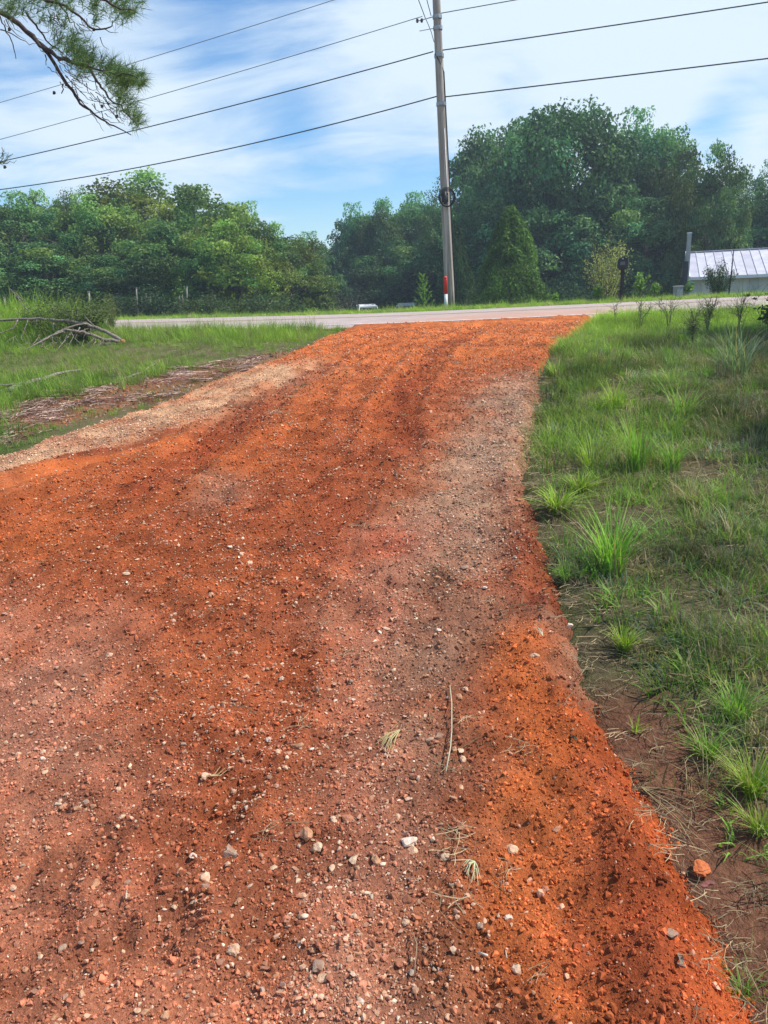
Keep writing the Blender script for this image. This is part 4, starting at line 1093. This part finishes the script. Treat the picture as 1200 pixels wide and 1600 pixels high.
mb = MB(); mb.box((0, -.2265, z0 + bh * .45), (.13, .003, .09)); mb.build('plate', simple('dull_plate', (.12, .12, .13), .5, .3, 40), d_)
mb = MB(); mb.box((.148, 0, z0 + .17), (.008, .03, .16)); mb.box((.149, .04, z0 + .24), (.009, .07, .05)); mb.build('flag', simple('dull_flag', (.30, .30, .31), .5, .2, 30), mbx)
tag(mbx, 'black arched mailbox on a dark post beyond the road', 'mailbox')

# ------------------------------------------------------------------ small building on the right
M['roofm'] = simple('pale_metal_roof', (.62, .60, .64), .5, .22, 3.0, metal=.0, bstr=.1, col2=(.46, .45, .50))
M['roof2'] = simple('dull_metal_roof', (.54, .52, .57), .55, .25, 2.5, metal=.0, bstr=.1, col2=(.40, .39, .45))
M['siding'] = simple('off_white_siding', (.66, .66, .62), .75, .18, 2.0, bstr=.1)
M['siding2'] = simple('grey_white_siding', (.58, .59, .57), .75, .18, 2.0, bstr=.1)
M['trimb'] = simple('pale_blue_trim', (.34, .52, .66), .5, .15, 8, bstr=0)
M['trimw'] = simple('white_trim', (.78, .79, .80), .5, .1, 8, bstr=0)
BY = 33.0
eaveL = at(1078, 434, BY); ridgeL = at(1074, 396, BY + 2.6)
zb = float(ground_z(eaveL.x, BY)) - .1; zb2 = min(zb, -1.2)
bd = empty('small_building', (eaveL.x, BY, zb), math.radians(-17.0)); ez = eaveL.z - zb; rz_ = ridgeL.z - zb; NB = 34; BW = .36
for i in range(NB):
    w_ = BW - .012; hh = ez - .08
    mb = MB(); mb.box((.14 + i * BW + BW / 2, .28 + .006 * (i % 2), hh / 2), (w_, .03, hh)); mb.build('board', M['siding' if (i * 7) % 3 else 'siding2'], bd)
mb = MB(); mb.box((.14 + NB * BW / 2, .33, (ez - .1) / 2), (NB * BW, .05, ez - .1)); 
mb.box((.14 + NB * BW / 2, 5.0, (ez - .1) / 2), (NB * BW, .05, ez - .1)); mb.build('wall', M['siding2'], bd)
D = 2.6
for xx in (.16, .14 + NB * BW):
    mb = MB(); V = [(xx, .36, 0), (xx, 4.97, 0), (xx, 4.97, ez - .12), (xx, D, rz_ - .1), (xx, .36, ez - .02), (xx + .05, .36, 0), (xx + .05, 4.97, 0), (xx + .05, 4.97, ez - .12), (xx + .05, D, rz_ - .1), (xx + .05, .36, ez - .02)]
    mb.add(V, [(0, 1, 2), (0, 2, 4), (2, 3, 4), (5, 7, 6), (5, 9, 7), (7, 9, 8), (0, 5, 6, 1), (1, 6, 7, 2), (2, 7, 8, 3), (3, 8, 9, 4), (4, 9, 5, 0)])
    mb.build('gable', M['siding'], bd)
ang = math.atan2(rz_ - ez, D); sl = math.hypot(rz_ - ez, D); R_ = [[1, 0, 0], [0, math.cos(ang), -math.sin(ang)], [0, math.sin(ang), math.cos(ang)]]
for i in range(NB + 1):
    mb = MB(); c0 = (.0 + i * BW + BW / 2, D / 2 - .02, (ez + rz_) / 2 + .02)
    mb.box(c0, (BW - .004, sl + .1, .025), R_)
    rc_ = (c0[0] - BW / 2 + .02, c0[1] - .0, c0[2] + .03); mb.box(rc_, (.025, sl + .1, .018), R_)
    mb.build('roof_panel', M['roofm' if (i * 5) % 3 else 'roof2'], bd)
mb = MB(); R2 = [[1, 0, 0], [0, math.cos(-ang), -math.sin(-ang)], [0, math.sin(-ang), math.cos(-ang)]]
mb.box(((NB + 1) * BW / 2, D * 1.5 + .02, (ez + rz_) / 2 + .02), ((NB + 1) * BW, sl + .1, .03), R2); mb.build('rear_roof', M['roof2'], bd)
mb = MB(); mb.box(((NB + 1) * BW / 2, D, rz_ + .05), ((NB + 1) * BW + .05, .25, .04)); mb.build('ridge_cap', M['roof2'], bd)
mb = MB(); mb.box(((NB + 1) * BW / 2, -.09, ez - .04), ((NB + 1) * BW + .04, .03, .12)); mb.build('fascia', M['trimw'], bd)
mb = MB(); mb.box(((NB + 1) * BW / 2, .10, ez - .085), ((NB + 1) * BW, .34, .02)); mb.build('soffit', M['trimw'], bd)
mb = MB(); mb.box((.06, .26, ez / 2 - .05), (.14, .10, ez - .08)); mb.build('corner_trim', M['trimb'], bd)
mb = MB(); mb.box((-.02, D / 2 - .02, (ez + rz_) / 2 + .01), (.05, sl + .1, .14), R_); mb.build('rake_trim', M['trimw'], bd)
tag(bd, 'low off white building with ribbed pale metal roof and blue corner trim', 'building')

q = at(1071, 464, 32.2); tp = at(1071, 365, 32.2); zg = float(ground_z(q.x, 32.2)); st = empty('square_post', (q.x, 32.2, zg))
M['postg'] = simple('weathered_grey_post', (.40, .41, .40), .7, .25, 8)
h_ = tp.z - zg; mb = MB(); mb.box((0, 0, h_ / 2), (.13, .13, h_)); mb.build('shaft', M['postg'], st)
mb = MB(); mb.box((0, 0, h_ + .02), (.15, .15, .04)); mb.build('cap', M['trimw'], st)
mb = MB(); mb.box((-.07, .02, h_ * .34), (.14, .22, h_ * .68)); mb.build('sleeve', simple('dark_post_sleeve', (.05, .055, .065), .6, .2, 10), st)
tag(st, 'tall square post rising at the left corner of the small building', 'post')
q = at(1059, 462, 31); zg = float(ground_z(q.x, 31)); ub = empty('utility_box', (q.x, 31, zg)); hz_ = at(1059, 448, 31).z - zg
mb = MB(); mb.box((0, 0, hz_ / 2), (.28, .3, hz_)); mb.build('cabinet', M['postg'], ub)
mb = MB(); mb.box((0, 0, hz_ + .015), (.32, .34, .03)); mb.build('lid', M['siding'], ub)
mb = MB(); mb.box((0, -.158, hz_ * .6), (.22, .012, hz_ * .6)); mb.build('door', M['siding2'], ub)
tag(ub, 'small pale grey utility box just left of the square post', 'utility box')
p0 = at(1138, 464, 24.5); p1 = at(1146.5, 390, 24.5); zg = float(ground_z(p0.x, 24.5)); mb = MB()
mb.tube([Vector((p0.x, 24.5, zg - .1)), p0.lerp(p1, .5) + Vector((.01, 0, 0)), p1], [.022, .02, .016], 8)
mb.add(*(lambda c: ([(c.x - .03, c.y, c.z), (c.x + .03, c.y, c.z), (c.x, c.y + .03, c.z + .02), (c.x, c.y - .03, c.z + .02), (c.x, c.y, c.z + .05)], [(0, 3, 4), (3, 1, 4), (1, 2, 4), (2, 0, 4)]))(p1))
tag(mb.build('thin_pole', M['darkwood'], None, True), 'thin dark leaning pole in front of the ribbed roof', 'pole')

# ------------------------------------------------------------------ fence posts at the left wood
for (px, b0, tp_, ln, lab) in ((7, 492, 465, 3, 'thin pale post nearest the left edge, leaning slightly'), (139, 492, 456, 2, 'thin pale post left of the feathery sapling'),
                           (213, 490, 450, 2, 'tallest thin pale post left of the cluster before the left wood'), (292, 489, 448, 0, 'thin pale post farthest right before the left wood')):
    Y = 39.0 if px > 200 else 30.0; p0 = at(px + ln, b0, Y); p1 = at(px, tp_, Y); zg = float(ground_z(p0.x, Y)); mb = MB()
    mb.tube([Vector((p0.x, Y, zg - .1)), p0.lerp(p1, .5), p1], .032, 8); fp = mb.build('fence_post', M['pale_bark'], None, True)
    mb = MB(); mb.box((p1.x, p1.y, p1.z + .012), (.075, .075, .03)); mb.build('cap', M['steel'], fp)
    tag(fp, lab, 'post', 'thin posts before the left wood')
for j, (px, b0, tp_) in enumerate(((222, 490, 462), (229, 490, 458), (236, 490, 463), (243, 490, 466), (281, 490, 462), (286, 490, 460))):
    Y = 40; p0 = at(px, b0, Y); p1 = at(px - 1, tp_, Y); mb = MB(); mb.tube([Vector((p0.x, Y, float(ground_z(p0.x, Y)) - .1)), p0.lerp(p1, .5) + Vector((.02, 0, 0)), p1], [.025, .02, .012], 6)
    tag(mb.build('bare_stem', M['pale_bark'], None, True), ('bare thin stem, %s, standing before the dark left wood' % ('first right of the tallest thin post', 'second right of the tallest thin post', 'third right of the tallest thin post', 'fourth right of the tallest thin post', 'second left of the rightmost thin post', 'next left of the rightmost thin post')[j]), 'stem', 'bare stems before the left wood')

# ------------------------------------------------------------------ two parked cars, only roofs show over the verge
M['carw'] = simple('white_car_paint', (.80, .80, .80), .25, .05, 3, bstr=0)
M['cars'] = simple('silver_car_paint', (.45, .50, .52), .25, .1, 3, bstr=0)
M['glass'] = simple('dark_glass', (.02, .025, .03), .08, .1, 3, bstr=0)
M['rubber'] = simple('tyre_rubber', (.02, .02, .02), .8, .1, 30, bstr=0)
M['lampm'] = simple('lamp_glass', (.6, .6, .55), .2, .1, 30, bstr=0)
def loft(mb, secs):
    """secs: list of (y, halfwidth, z0, z1, top halfwidth)"""
    V = []; F = []; n = 8
    for (y, w, z0, z1, tw) in secs:
        zm = z0 + (z1 - z0) * .55
        V += [(-w * .96, y, z0), (-w, y, zm * .6 + z0 * .4), (-w, y, zm), (-tw, y, z1), (tw, y, z1), (w, y, zm), (w, y, zm * .6 + z0 * .4), (w * .96, y, z0)]
    for i in range(len(secs) - 1):
        for k in range(n):
            k2 = (k + 1) % n; F.append((i * n + k, i * n + k2, (i + 1) * n + k2, (i + 1) * n + k))
    for i in (0, len(secs) - 1):
        b0 = i * n; f1 = [(b0, b0 + 7, b0 + 6, b0 + 1), (b0 + 1, b0 + 6, b0 + 5, b0 + 2), (b0 + 2, b0 + 5, b0 + 4, b0 + 3)]
        F += f1 if i else [q[::-1] for q in f1]
    mb.add(V, F)
def car(px, toprow, Y, hgt, paint, label, rz):
    tp = at(px, toprow, Y); r = empty('parked_car', (tp.x, Y, tp.z - hgt), rz); s = hgt / 1.6
    gz_ = float(ground_z(tp.x, Y))
    mb = MB(); loft(mb, [(-2.25, .78, .35, .70, .70), (-2.1, .88, .25, .88, .78), (-1.0, .91, .22, 1.02, .80), (0, .92, .22, 1.04, .82), (1.7, .91, .22, 1.04, .82), (2.2, .86, .28, 1.0, .76), (2.3, .8, .35, .8, .7)]); body = mb.build('body', paint, r, False)
    mb = MB(); loft(mb, [(-1.05, .80, 1.0, 1.03, .74), (-.35, .78, 1.0, 1.50, .62), (.2, .79, 1.0, 1.585, .64), (1.5, .79, 1.0, 1.56, .62), (2.1, .76, 1.0, 1.04, .68)]); cab = mb.build('cabin', M['glass'], r, False)
    mb = MB(); loft(mb, [(-.42, .68, 1.36, 1.52, .60), (.2, .70, 1.40, 1.61, .62), (1.4, .70, 1.38, 1.60, .62), (1.62, .68, 1.34, 1.53, .60)])
    for sx in (-1, 1):
        for (ya, za, yb, zb_) in ((-1.05, 1.03, -.38, 1.52), (.45, 1.0, .45, 1.58), (2.05, 1.04, 1.5, 1.56)):
            mb.tube([(sx * .78, ya, za), (sx * .65, yb, zb_)], .035, 6)
    mb.build('roof', paint, r, False)
    for sx in (-1, 1):
        for yw in (-1.4, 1.4):
            mb = MB(); mb.tube([(sx * .70, yw, .33), (sx * .92, yw, .33)], .33, 20); w_ = mb.build('wheel', M['rubber'], r, True)
            mb = MB(); mb.tube([(sx * .90, yw, .33), (sx * .935, yw, .33)], .19, 14); mb.build('rim', M['steel'], w_, True)
        mb = MB(); mb.box((sx * .6, -2.24, .66), (.3, .06, .14)); mb.build('headlight', M['lampm'], r)
        mb = MB(); mb.box((sx * 1.0, -.75, 1.05), (.16, .12, .12)); mb.build('mirror', paint, r)
        mb = MB(); mb.box((sx * .7, 2.29, .8), (.2, .05, .2)); mb.build('tail_light', M['red'], r)
    r.scale = (s, s, s); r.location.z = gz_; 
    s2 = (tp.z - gz_) / 1.61; r.scale = (s, s, s2)
    tag(r, label, 'car')
car(574, 475.5, 56, 1.5, M['carw'], 'white car whose roof shows over the verge, left of the silver one', .12)
car(634, 473.5, 56, 1.5, M['cars'], 'silver car whose roof shows over the verge between white car and sapling', -.15)

# ------------------------------------------------------------------ fallen branches on the left
def branch_thing(specs, Y, label, cut=None, name='fallen_branch'):
    W0 = at(*specs[0][0][0], specs[0][2] if len(specs[0]) > 2 else Y); r = empty(name, W0)
    for sp in specs:
        pts, (r0, r1) = sp[0], sp[1]; yv = sp[2] if len(sp) > 2 else Y; yv1 = sp[3] if len(sp) > 3 else yv
        n = len(pts); P3 = [at(a, b_, yv + (yv1 - yv) * i / (n - 1)) - W0 for i, (a, b_) in enumerate(pts)]
        # smooth and kink
        Q = []
        for i in range(n - 1):
            for s in range(4):
                q = P3[i].lerp(P3[i + 1], s / 4) + Vector(rng.normal(0, r0 * .25, 3)); Q.append(q)
        Q.append(P3[-1]); m_ = len(Q)
        mb = MB(); mb.tube(Q, [r0 + (r1 - r0) * (i / (m_ - 1)) * (1 + .1 * math.sin(i * 2.1)) for i in range(m_)], 9)
        mb.build('limb' if r0 > .02 else 'twig', M['branch'], r, True)
    if cut:
        mb = MB()
        for q in range(75):
            a_ = np.array([rng.uniform(20, 175), 0.0]); a_[1] = 512 + 26 * rng.random() + (a_[0] < 60) * 10; ang = rng.uniform(.3, 2.9); l_ = rng.uniform(10, 34)
            b1 = a_ + np.array([math.cos(ang), math.sin(ang) * .7]) * l_ * .5; b2 = b1 + np.array([math.cos(ang + rng.normal(0, .5)), math.sin(ang) * .7]) * l_ * .5; y0 = Y + rng.uniform(-.6, .5)
            mb.tube([at(*a_, y0) - W0, at(*b1, y0 - .1) - W0, at(*b2, y0 - .2) - W0], [.006, .004, .0015], 5, False)
        tw = mb.build('fine_twigs', M['twig'], r, True); tw['kind'] = 'stuff'
        c = at(*cut[:2], Y) - W0; mb = MB(); mb.tube([c + Vector((-.05, 0, .01)), c + Vector((.0, -.02, 0)), c + Vector((.012, -.022, -.002))], [.042, .048, .044], 12); mb.build('cut_end', M['cutwood'], r, True)
    return tag(r, label, 'branch')
BYv = on_ground(193, 538, ground_z).y
branch_thing([([(190, 532), (165, 518), (135, 506), (100, 501), (60, 498), (25, 499), (-60, 500)], (.036, .022), BYv, BYv + .8),
              ([(190, 533), (160, 529), (130, 520), (107, 515), (90, 517)], (.034, .018), BYv, BYv - .3),
              ([(107, 515), (80, 525), (62, 535), (38, 548)], (.020, .008), BYv - .2, BYv - .9),
              ([(135, 506), (118, 508), (100, 514), (85, 522), (60, 533)], (.016, .008), BYv, BYv - .5),
              ([(110, 522), (100, 534), (88, 548), (80, 558)], (.015, .007), BYv - .1, BYv - .6),
              ([(170, 538), (140, 548), (112, 552)], (.014, .006), BYv, BYv - .3),
              ([(28, 500), (20, 513), (0, 521), (-20, 525)], (.014, .007), BYv + .4, BYv + .1),
              ([(44, 500), (38, 516), (30, 532)], (.011, .004), BYv + .4, BYv + .2),
              ([(57, 500), (56, 510)], (.010, .007), BYv + .4, BYv + .4),
              ([(110, 518), (118, 530), (128, 540), (134, 542)], (.008, .004), BYv, BYv - .2),
              ([(105, 552), (106, 565), (113, 572)], (.007, .004), BYv - .3, BYv - .4),
              ([(37, 470), (26, 460), (14, 450)], (.010, .005), BYv + 1.5, BYv + 1.5),
              ([(45, 486), (37, 478), (26, 462), (14, 450)], (.012, .005), BYv + 1.6, BYv + 1.6),
              ([(160, 548), (130, 556), (100, 560), (60, 562)], (.016, .007), BYv - .1, BYv - .5), ([(150, 534), (140, 545), (126, 560)], (.010, .004), BYv, BYv - .4),
              ([(125, 512), (112, 530), (104, 548)], (.012, .005), BYv - .1, BYv - .4), ([(84, 505), (82, 518)], (.014, .010), BYv + .1, BYv + .1), ([(150, 512), (138, 500), (130, 490)], (.010, .004), BYv, BYv + .2),
              ([(90, 545), (118, 556), (150, 560)], (.012, .006), BYv - .3, BYv - .2), ([(60, 540), (90, 552), (130, 566)], (.010, .005), BYv - .5, BYv - .3), ([(175, 530), (150, 540), (120, 548), (95, 562)], (.012, .005), BYv, BYv - .5),
              ([(95, 527), (85, 528), (75, 527)], (.006, .004), BYv - .2, BYv - .2)],
             BYv, 'long arching fallen branch with an orange cut end in the grass on the left', (194, 534))
BY2 = on_ground(70, 604, ground_z).y
branch_thing([([(12, 609), (35, 600), (68, 592), (95, 583), (128, 577)], (.036, .014), BY2 - .3, BY2 + 1.1),
              ([(35, 600), (15, 602), (-10, 603), (-40, 606)], (.018, .010), BY2, BY2 - .1),
              ([(65, 594), (50, 610), (38, 622)], (.008, .003), BY2 + .1, BY2 - .3), ([(70, 592), (68, 602)], (.012, .008), BY2 + .2, BY2 + .1)],
             BY2, 'pale barkless fallen branch on the ground below the arching one')
BY3 = on_ground(220, 590, ground_z).y
branch_thing([([(205, 588), (222, 583), (232, 574), (243, 568)], (.015, .008), BY3, BY3 + .9), ([(150, 602), (180, 596), (205, 588)], (.010, .012), BY3 - .2, BY3)], BY3, 'crooked dead stick among the leaf litter left of the driveway')
BY4 = on_ground(90, 642, ground_z).y
branch_thing([([(36, 637), (55, 641), (90, 641), (150, 640)], (.009, .005), BY4, BY4)], BY4, 'thin straight stick at the lower edge of the leaf litter')
BY5 = on_ground(30, 553, ground_z).y
branch_thing([([(-30, 552), (0, 551), (36, 552), (60, 555)], (.013, .006), BY5, BY5 - .1)], BY5, 'thin straight stick lying in the grass under the arching branch at the left edge')

# ------------------------------------------------------------------ pine tree whose bough hangs into the upper left
M['needle'] = inst_mat('pine_needles', .5, .2, .25, mesh_attr=True, objrand=1)
M['pinebark'] = simple('pine_bark', (.16, .10, .075), .9, .5, 9, bstr=.7, bd=.02)
M['pinetwig'] = simple('pine_twig', (.085, .065, .06), .9, .4, 40)
PX0 = Vector((-6.3, 5.4, 0)); PX0.z = float(ground_z(PX0.x, PX0.y)); pine = empty('pine_tree', PX0)
mb = MB(); mb.tube([(0, 0, -.1), (.02, 0, .4), (.06, .05, 3), (0, .1, 6), (.05, 0, 9), (.1, 0, 12.5)], [.24, .19, .165, .14, .10, .02], 14); mb.build('trunk', M['pinebark'], pine, True)
limbs = MB(); tufts = []
def pl(pts, r0, r1, Y0=5.6, Y1=None, jit=.012, root=None):
    Y1 = Y0 if Y1 is None else Y1; n = len(pts); P3 = [at(a, b_, Y0 + (Y1 - Y0) * i / (n - 1)) - PX0 for i, (a, b_) in enumerate(pts)]
    if root is not None: P3 = [Vector(root)] + P3
    Q = []
    for i in range(len(P3) - 1):
        for s in range(3): Q.append(P3[i].lerp(P3[i + 1], s / 3) + Vector(rng.normal(0, jit * .6, 3)) * (1 if s else .4))
    Q.append(P3[-1]); m_ = len(Q)
    limbs.tube(Q, [r0 + (r1 - r0) * i / (m_ - 1) for i in range(m_)], 6); return Q
pl([(-30, -10), (0, 18), (30, 38), (58, 65), (80, 90), (100, 125), (118, 150), (130, 166), (158, 186), (178, 196), (205, 211)], .021, .003, 5.6, 5.6, .006, root=(.1, 0, 4.6))
pl([(58, 65), (85, 85), (110, 96), (135, 105), (150, 125), (158, 137), (178, 160), (200, 180), (216, 196)], .014, .003, 5.6, 5.4)
pl([(45, 50), (62, 72), (90, 88), (120, 97), (150, 108), (185, 118), (215, 122)], .012, .003, 5.6, 5.2)
pl([(40, 20), (60, 45), (80, 72), (100, 85)], .008, .003, 5.5, 5.5)
pl([(-20, -30), (40, -10), (90, 5), (125, 25), (148, 46), (172, 42), (176, 32)], .014, .002, 5.5, 5.4, root=(.1, 0, 4.9))
pl([(60, -40), (130, -15), (165, 0), (190, 14), (212, 18)], .013, .003, 5.2, 5.2)
pl([(80, -8), (105, 22), (118, 42), (120, 60)], .006, .002, 5.5, 5.5)
pl([(0, 25), (10, 50), (22, 75), (25, 92)], .005, .002, 5.7, 5.7); pl([(0, 45), (22, 55), (45, 70), (60, 68)], .004, .001, 5.7, 5.7); pl([(10, 30), (22, 50), (40, 62)], .004, .001, 5.7, 5.7)
pl([(118, 150), (140, 172), (152, 190), (162, 205)], .004, .001, 5.6, 5.6); pl([(98, 132), (96, 146)], .005, .003, 5.6, 5.6); pl([(70, 85), (72, 102)], .004, .002, 5.6, 5.6)
pl([(-40, 258), (0, 254), (12, 256), (26, 250)], .006, .001, 5.4, 5.4, root=(.1, 0, 3.2)); pl([(0, 254), (4, 240), (3, 230)], .003, .001, 5.4, 5.4); pl([(5, 255), (15, 246), (20, 240)], .003, .001, 5.4, 5.4)
for q in range(55):      # bare hanging twigs under the bough
    t = rng.random(); a = np.array([90, 100]) * (1 - t) + np.array([190, 190]) * t + rng.normal(0, 9, 2)
    L = rng.uniform(14, 34); an = rng.uniform(.5, 1.4); b1 = a + np.array([math.cos(an), math.sin(an)]) * L * .5; b2 = b1 + np.array([math.cos(an - .5), math.sin(an - .5)]) * L * .5
    pl([tuple(a), tuple(b1), tuple(b2)], .003, .0009, 5.5 + rng.normal(0, .15), None, .004)
for q in range(26):
    a = np.array([rng.uniform(0, 165), rng.uniform(0, 45)]); a[1] += a[0] * .1; L = rng.uniform(14, 30); an = rng.uniform(.1, 1.6)
    b1 = a + np.array([math.cos(an), math.sin(an)]) * L * .5; b2 = b1 + np.array([math.cos(an - .6), math.sin(an - .6)]) * L * .5
    pl([tuple(a), tuple(b1), tuple(b2)], .003, .0009, 5.5 + rng.normal(0, .15), None, .004)
limbs.build('branch', M['pinetwig'], pine, True)
rr = np.random.default_rng(5); Vs = []; Cs = []
def needles(c, d, n=38, L=.085):
    for i in range(n):
        v = d * rr.uniform(.2, 1.2) + rr.normal(size=3) * .55; v /= np.linalg.norm(v) + 1e-9
        b0 = c + d * rr.uniform(-.05, .03); l = L * rr.uniform(.6, 1.2); u = np.cross(v, rr.normal(size=3)); u /= np.linalg.norm(u) + 1e-9
        Vs.extend([b0 - u * .0016, b0 + u * .0016, b0 + v * l + np.array([0, 0, -.01])])
        k = rr.uniform(.6, 1.45); Cs.extend([np.array([.12, .20, .07]) * k] * 3)
def cloud(cx, cy, sx, sy, n, Y=5.5, L=.085, tilt=0.0):
    for i in range(n):
        a, b_ = rng.normal(0, .5, 2); x_ = cx + a * sx; y_ = cy + b_ * sy + tilt * a * sx
        if x_ > 233: continue
        p = at(x_, y_, Y + rng.normal(0, .18)) - PX0
        d = np.array([rng.uniform(.1, 1), rng.normal(0, .4), rng.uniform(.1, 1.1)]); d /= np.linalg.norm(d); needles(np.array(p), d, 30, L)
cloud(118, 75, 22, 28, 34); cloud(95, 52, 20, 18, 10); cloud(132, 95, 20, 16, 20); cloud(165, 106, 34, 15, 40, tilt=.3); cloud(205, 122, 22, 18, 26); cloud(222, 128, 9, 14, 8); cloud(186, 122, 20, 22, 20)
cloud(195, 150, 16, 22, 16, tilt=.5); cloud(208, 172, 11, 16, 12, tilt=.8); cloud(215, 190, 7, 9, 6); cloud(190, 8, 30, 16, 22); cloud(205, 18, 12, 12, 10); cloud(70, 8, 60, 16, 30); cloud(20, 8, 30, 18, 12); cloud(140, 5, 24, 10, 8); cloud(75, 28, 20, 14, 8)
cloud(150, 30, 14, 10, 5, L=.05); cloud(6, 246, 10, 10, 2, L=.05)
# boughs outside the picture
for q in range(70):
    a = rng.uniform(0, 6.28); z_ = rng.uniform(5.5, 12); R = (13.5 - z_) * .28 * rng.uniform(.5, 1); c = np.array([math.cos(a) * R, math.sin(a) * R, z_]); needles(c, np.array([math.cos(a) * .6, math.sin(a) * .6, .6]), 60, .16)
nV = np.array(Vs); nm_ = np_mesh('needles', nV, np.arange(len(nV)).reshape(-1, 3), False, np.array(Cs)); link('needles', nm_, M['needle'], pine)
cone = rock_mesh('cone', 900, 1, .6, 1.4); cone.materials.append(M['pinetwig'])
for (a, b_) in ((8, 261), (147, 46), (85, 145), (183, 182), (169, 106), (160, 166), (15, 46), (104, 132)):
    o = link('cone', cone, None, pine); o.location = at(a, b_, 5.5) - PX0; o.scale = (.011, .011, .013)
tag(pine, 'pine tree whose drooping needled bough hangs into the upper left of the sky', 'tree')

# ------------------------------------------------------------------ small things lying on the clay
me = rock_mesh('clay_lump', 77, 3, .35, .55); me.materials.append(simple('orange_clay', (.60, .17, .06), .95, .4, 30, bstr=.6, bd=.01))
p = on_ground(1093, 1368, ground_z); o = link('clay_lump', me, None, None, (p.x, p.y, float(ground_z(p.x, p.y)) + .022)); o.scale = (.038, .030, .034)
tag(o, 'orange lump of clay rolled off the right edge of the driveway into the ditch', 'clay lump')
def leaf_scrap(px, py, size, label, col, rot):
    p = on_ground(px, py, lambda x, y: both_z(np.asarray(x, float), np.asarray(y, float))); V = []; n = 9
    for i in range(n):
        a = 6.28 * i / n; r_ = size * (1 + .5 * math.cos(2 * a) + .15 * math.sin(5 * a)) * .7; V.append((r_ * math.cos(a), r_ * math.sin(a) * .7, .004 + .35 * size * abs(math.sin(a)) ** 2 * (1 if i % 2 else .6)))
    V.append((0, 0, .003)); V += [(x_, y_, z_ - .0015) for x_, y_, z_ in V]
    F = [(n, i, (i + 1) % n) for i in range(n)] + [(2 * n + 1, n + 1 + (i + 1) % n, n + 1 + i) for i in range(n)] + [(i, n + 1 + i, n + 1 + (i + 1) % n, (i + 1) % n) for i in range(n)]
    mb = MB(); mb.add(V, F); o = mb.build('dead_leaf', simple('dead_leaf', col, .8, .4, 60), None); o.location = (p.x, p.y, float(both_z(np.array(p.x), np.array(p.y))) + .012); o.rotation_euler = (.15, .1, rot)
    tag(o, label, 'dead leaf')
leaf_scrap(1105, 1392, .022, 'curled dark red dead leaf just below the orange clay lump', (.25, .09, .08), .4)
leaf_scrap(1062, 1508, .018, 'curled grey brown dead leaf on the bright berm at the lower right', (.26, .19, .14), 1.4)
leaf_scrap(895, 1160, .02, 'dark flat dead leaf on the berm right of the needle sprig', (.12, .09, .05), 2.0)
def sprig(px, py, wpx, n, label, col, ang, fan, name='needle_sprig', zoff=.012, droop=.02):
    p = on_ground(px, py, clay_z if px < 960 else ground_z); d = (p - EYE).length; L = wpx / F_PX * d; zf = clay_z if px < 960 else ground_z
    z0 = float(zf(p.x, p.y)); mb = MB()
    for i in range(n):
        a = ang + (i / max(n - 1, 1) - .5) * fan + rng.normal(0, .05); l = L * rng.uniform(.7, 1.1)
        e = Vector((math.cos(a) * l, math.sin(a) * l * 1.5, 0)); m_ = e * .5 + Vector((rng.normal(0, l * .05), rng.normal(0, l * .05), .015))
        for v in (e, m_): v.z += float(zf(p.x + v.x, p.y + v.y)) - z0
        mb.tube([Vector((0, 0, 0)), m_, e], [.0016, .0014, .0007], 5, False)
    o = mb.build(name, simple(name, col, .7, .3, 60), None, True); o.location = (p.x, p.y, z0 + zoff)
    tag(o, label, 'sprig'); return o
sprig(625, 1148, 42, 14, 'fan of dry pine needles lying on the gravel strip in the middle of the driveway', (.50, .42, .20), 3.9, .9)
sprig(742, 1358, 22, 9, 'pale green bent sprig near the orange berm at the lower middle', (.55, .58, .34), 4.1, 1.6)
sprig(1001, 1235, 95, 8, 'long straw stalks spreading from the berm into the brown ditch', (.38, .30, .15), -.75, 1.0)
sprig(330, 1220, 24, 4, 'few straw needles on the left part of the driveway', (.45, .34, .18), 1.0, .6)
sprig(848, 1000, 20, 6, 'short pale needles at the clay edge below the dark red track', (.60, .52, .36), 1.8, .8)
def stem(pts, r, label, col):
    W = [on_ground(a, b_, clay_z) for a, b_ in pts]; W = [Vector((w.x, w.y, float(clay_z(w.x, w.y)) + .014 + .01 * (i % 2))) for i, w in enumerate(W)]
    mb = MB(); mb.tube(W, r, 6); tag(mb.build('dry_stem', simple('dry_stem', col, .8, .3, 60), None, True), label, 'stem')
stem([(703, 1078), (706, 1110), (706, 1150), (704, 1180), (697, 1212)], .0022, 'long pale dry stem lying along the dark strip of the driveway', (.55, .48, .32))
stem([(645, 1465), (652, 1490), (648, 1530)], .0015, 'thin brown stem on the lower middle of the driveway', (.36, .24, .15))
stem([(748, 1497), (762, 1508)], .0025, 'short white twig at the lower middle of the driveway', (.7, .62, .5))
stem([(790, 1493), (792, 1512)], .0018, 'short thin twig right of the white twig', (.55, .42, .3))
stem([(199, 1400), (199, 1416)], .0022, 'short pale twig at the lower left of the driveway', (.62, .48, .34))

# ------------------------------------------------------------------ thin summer haze
hm = bpy.data.materials.new('haze_air'); hm.use_nodes = True; ht = hm.node_tree; ht.nodes.clear()
pv = N(ht, 'ShaderNodeVolumePrincipled', inp={'Color': (.72, .86, 1.0, 1), 'Density': .0013, 'Anisotropy': .2}); ho = N(ht, 'ShaderNodeOutputMaterial')
ht.links.new(pv.outputs[0], ho.inputs['Volume'])
mb = MB(); mb.box((0, 145, 9.5), (540, 400, 25)); hz = mb.build('haze', hm); tag(hz, kind='stuff')
SC.cycles.volume_bounces = 0
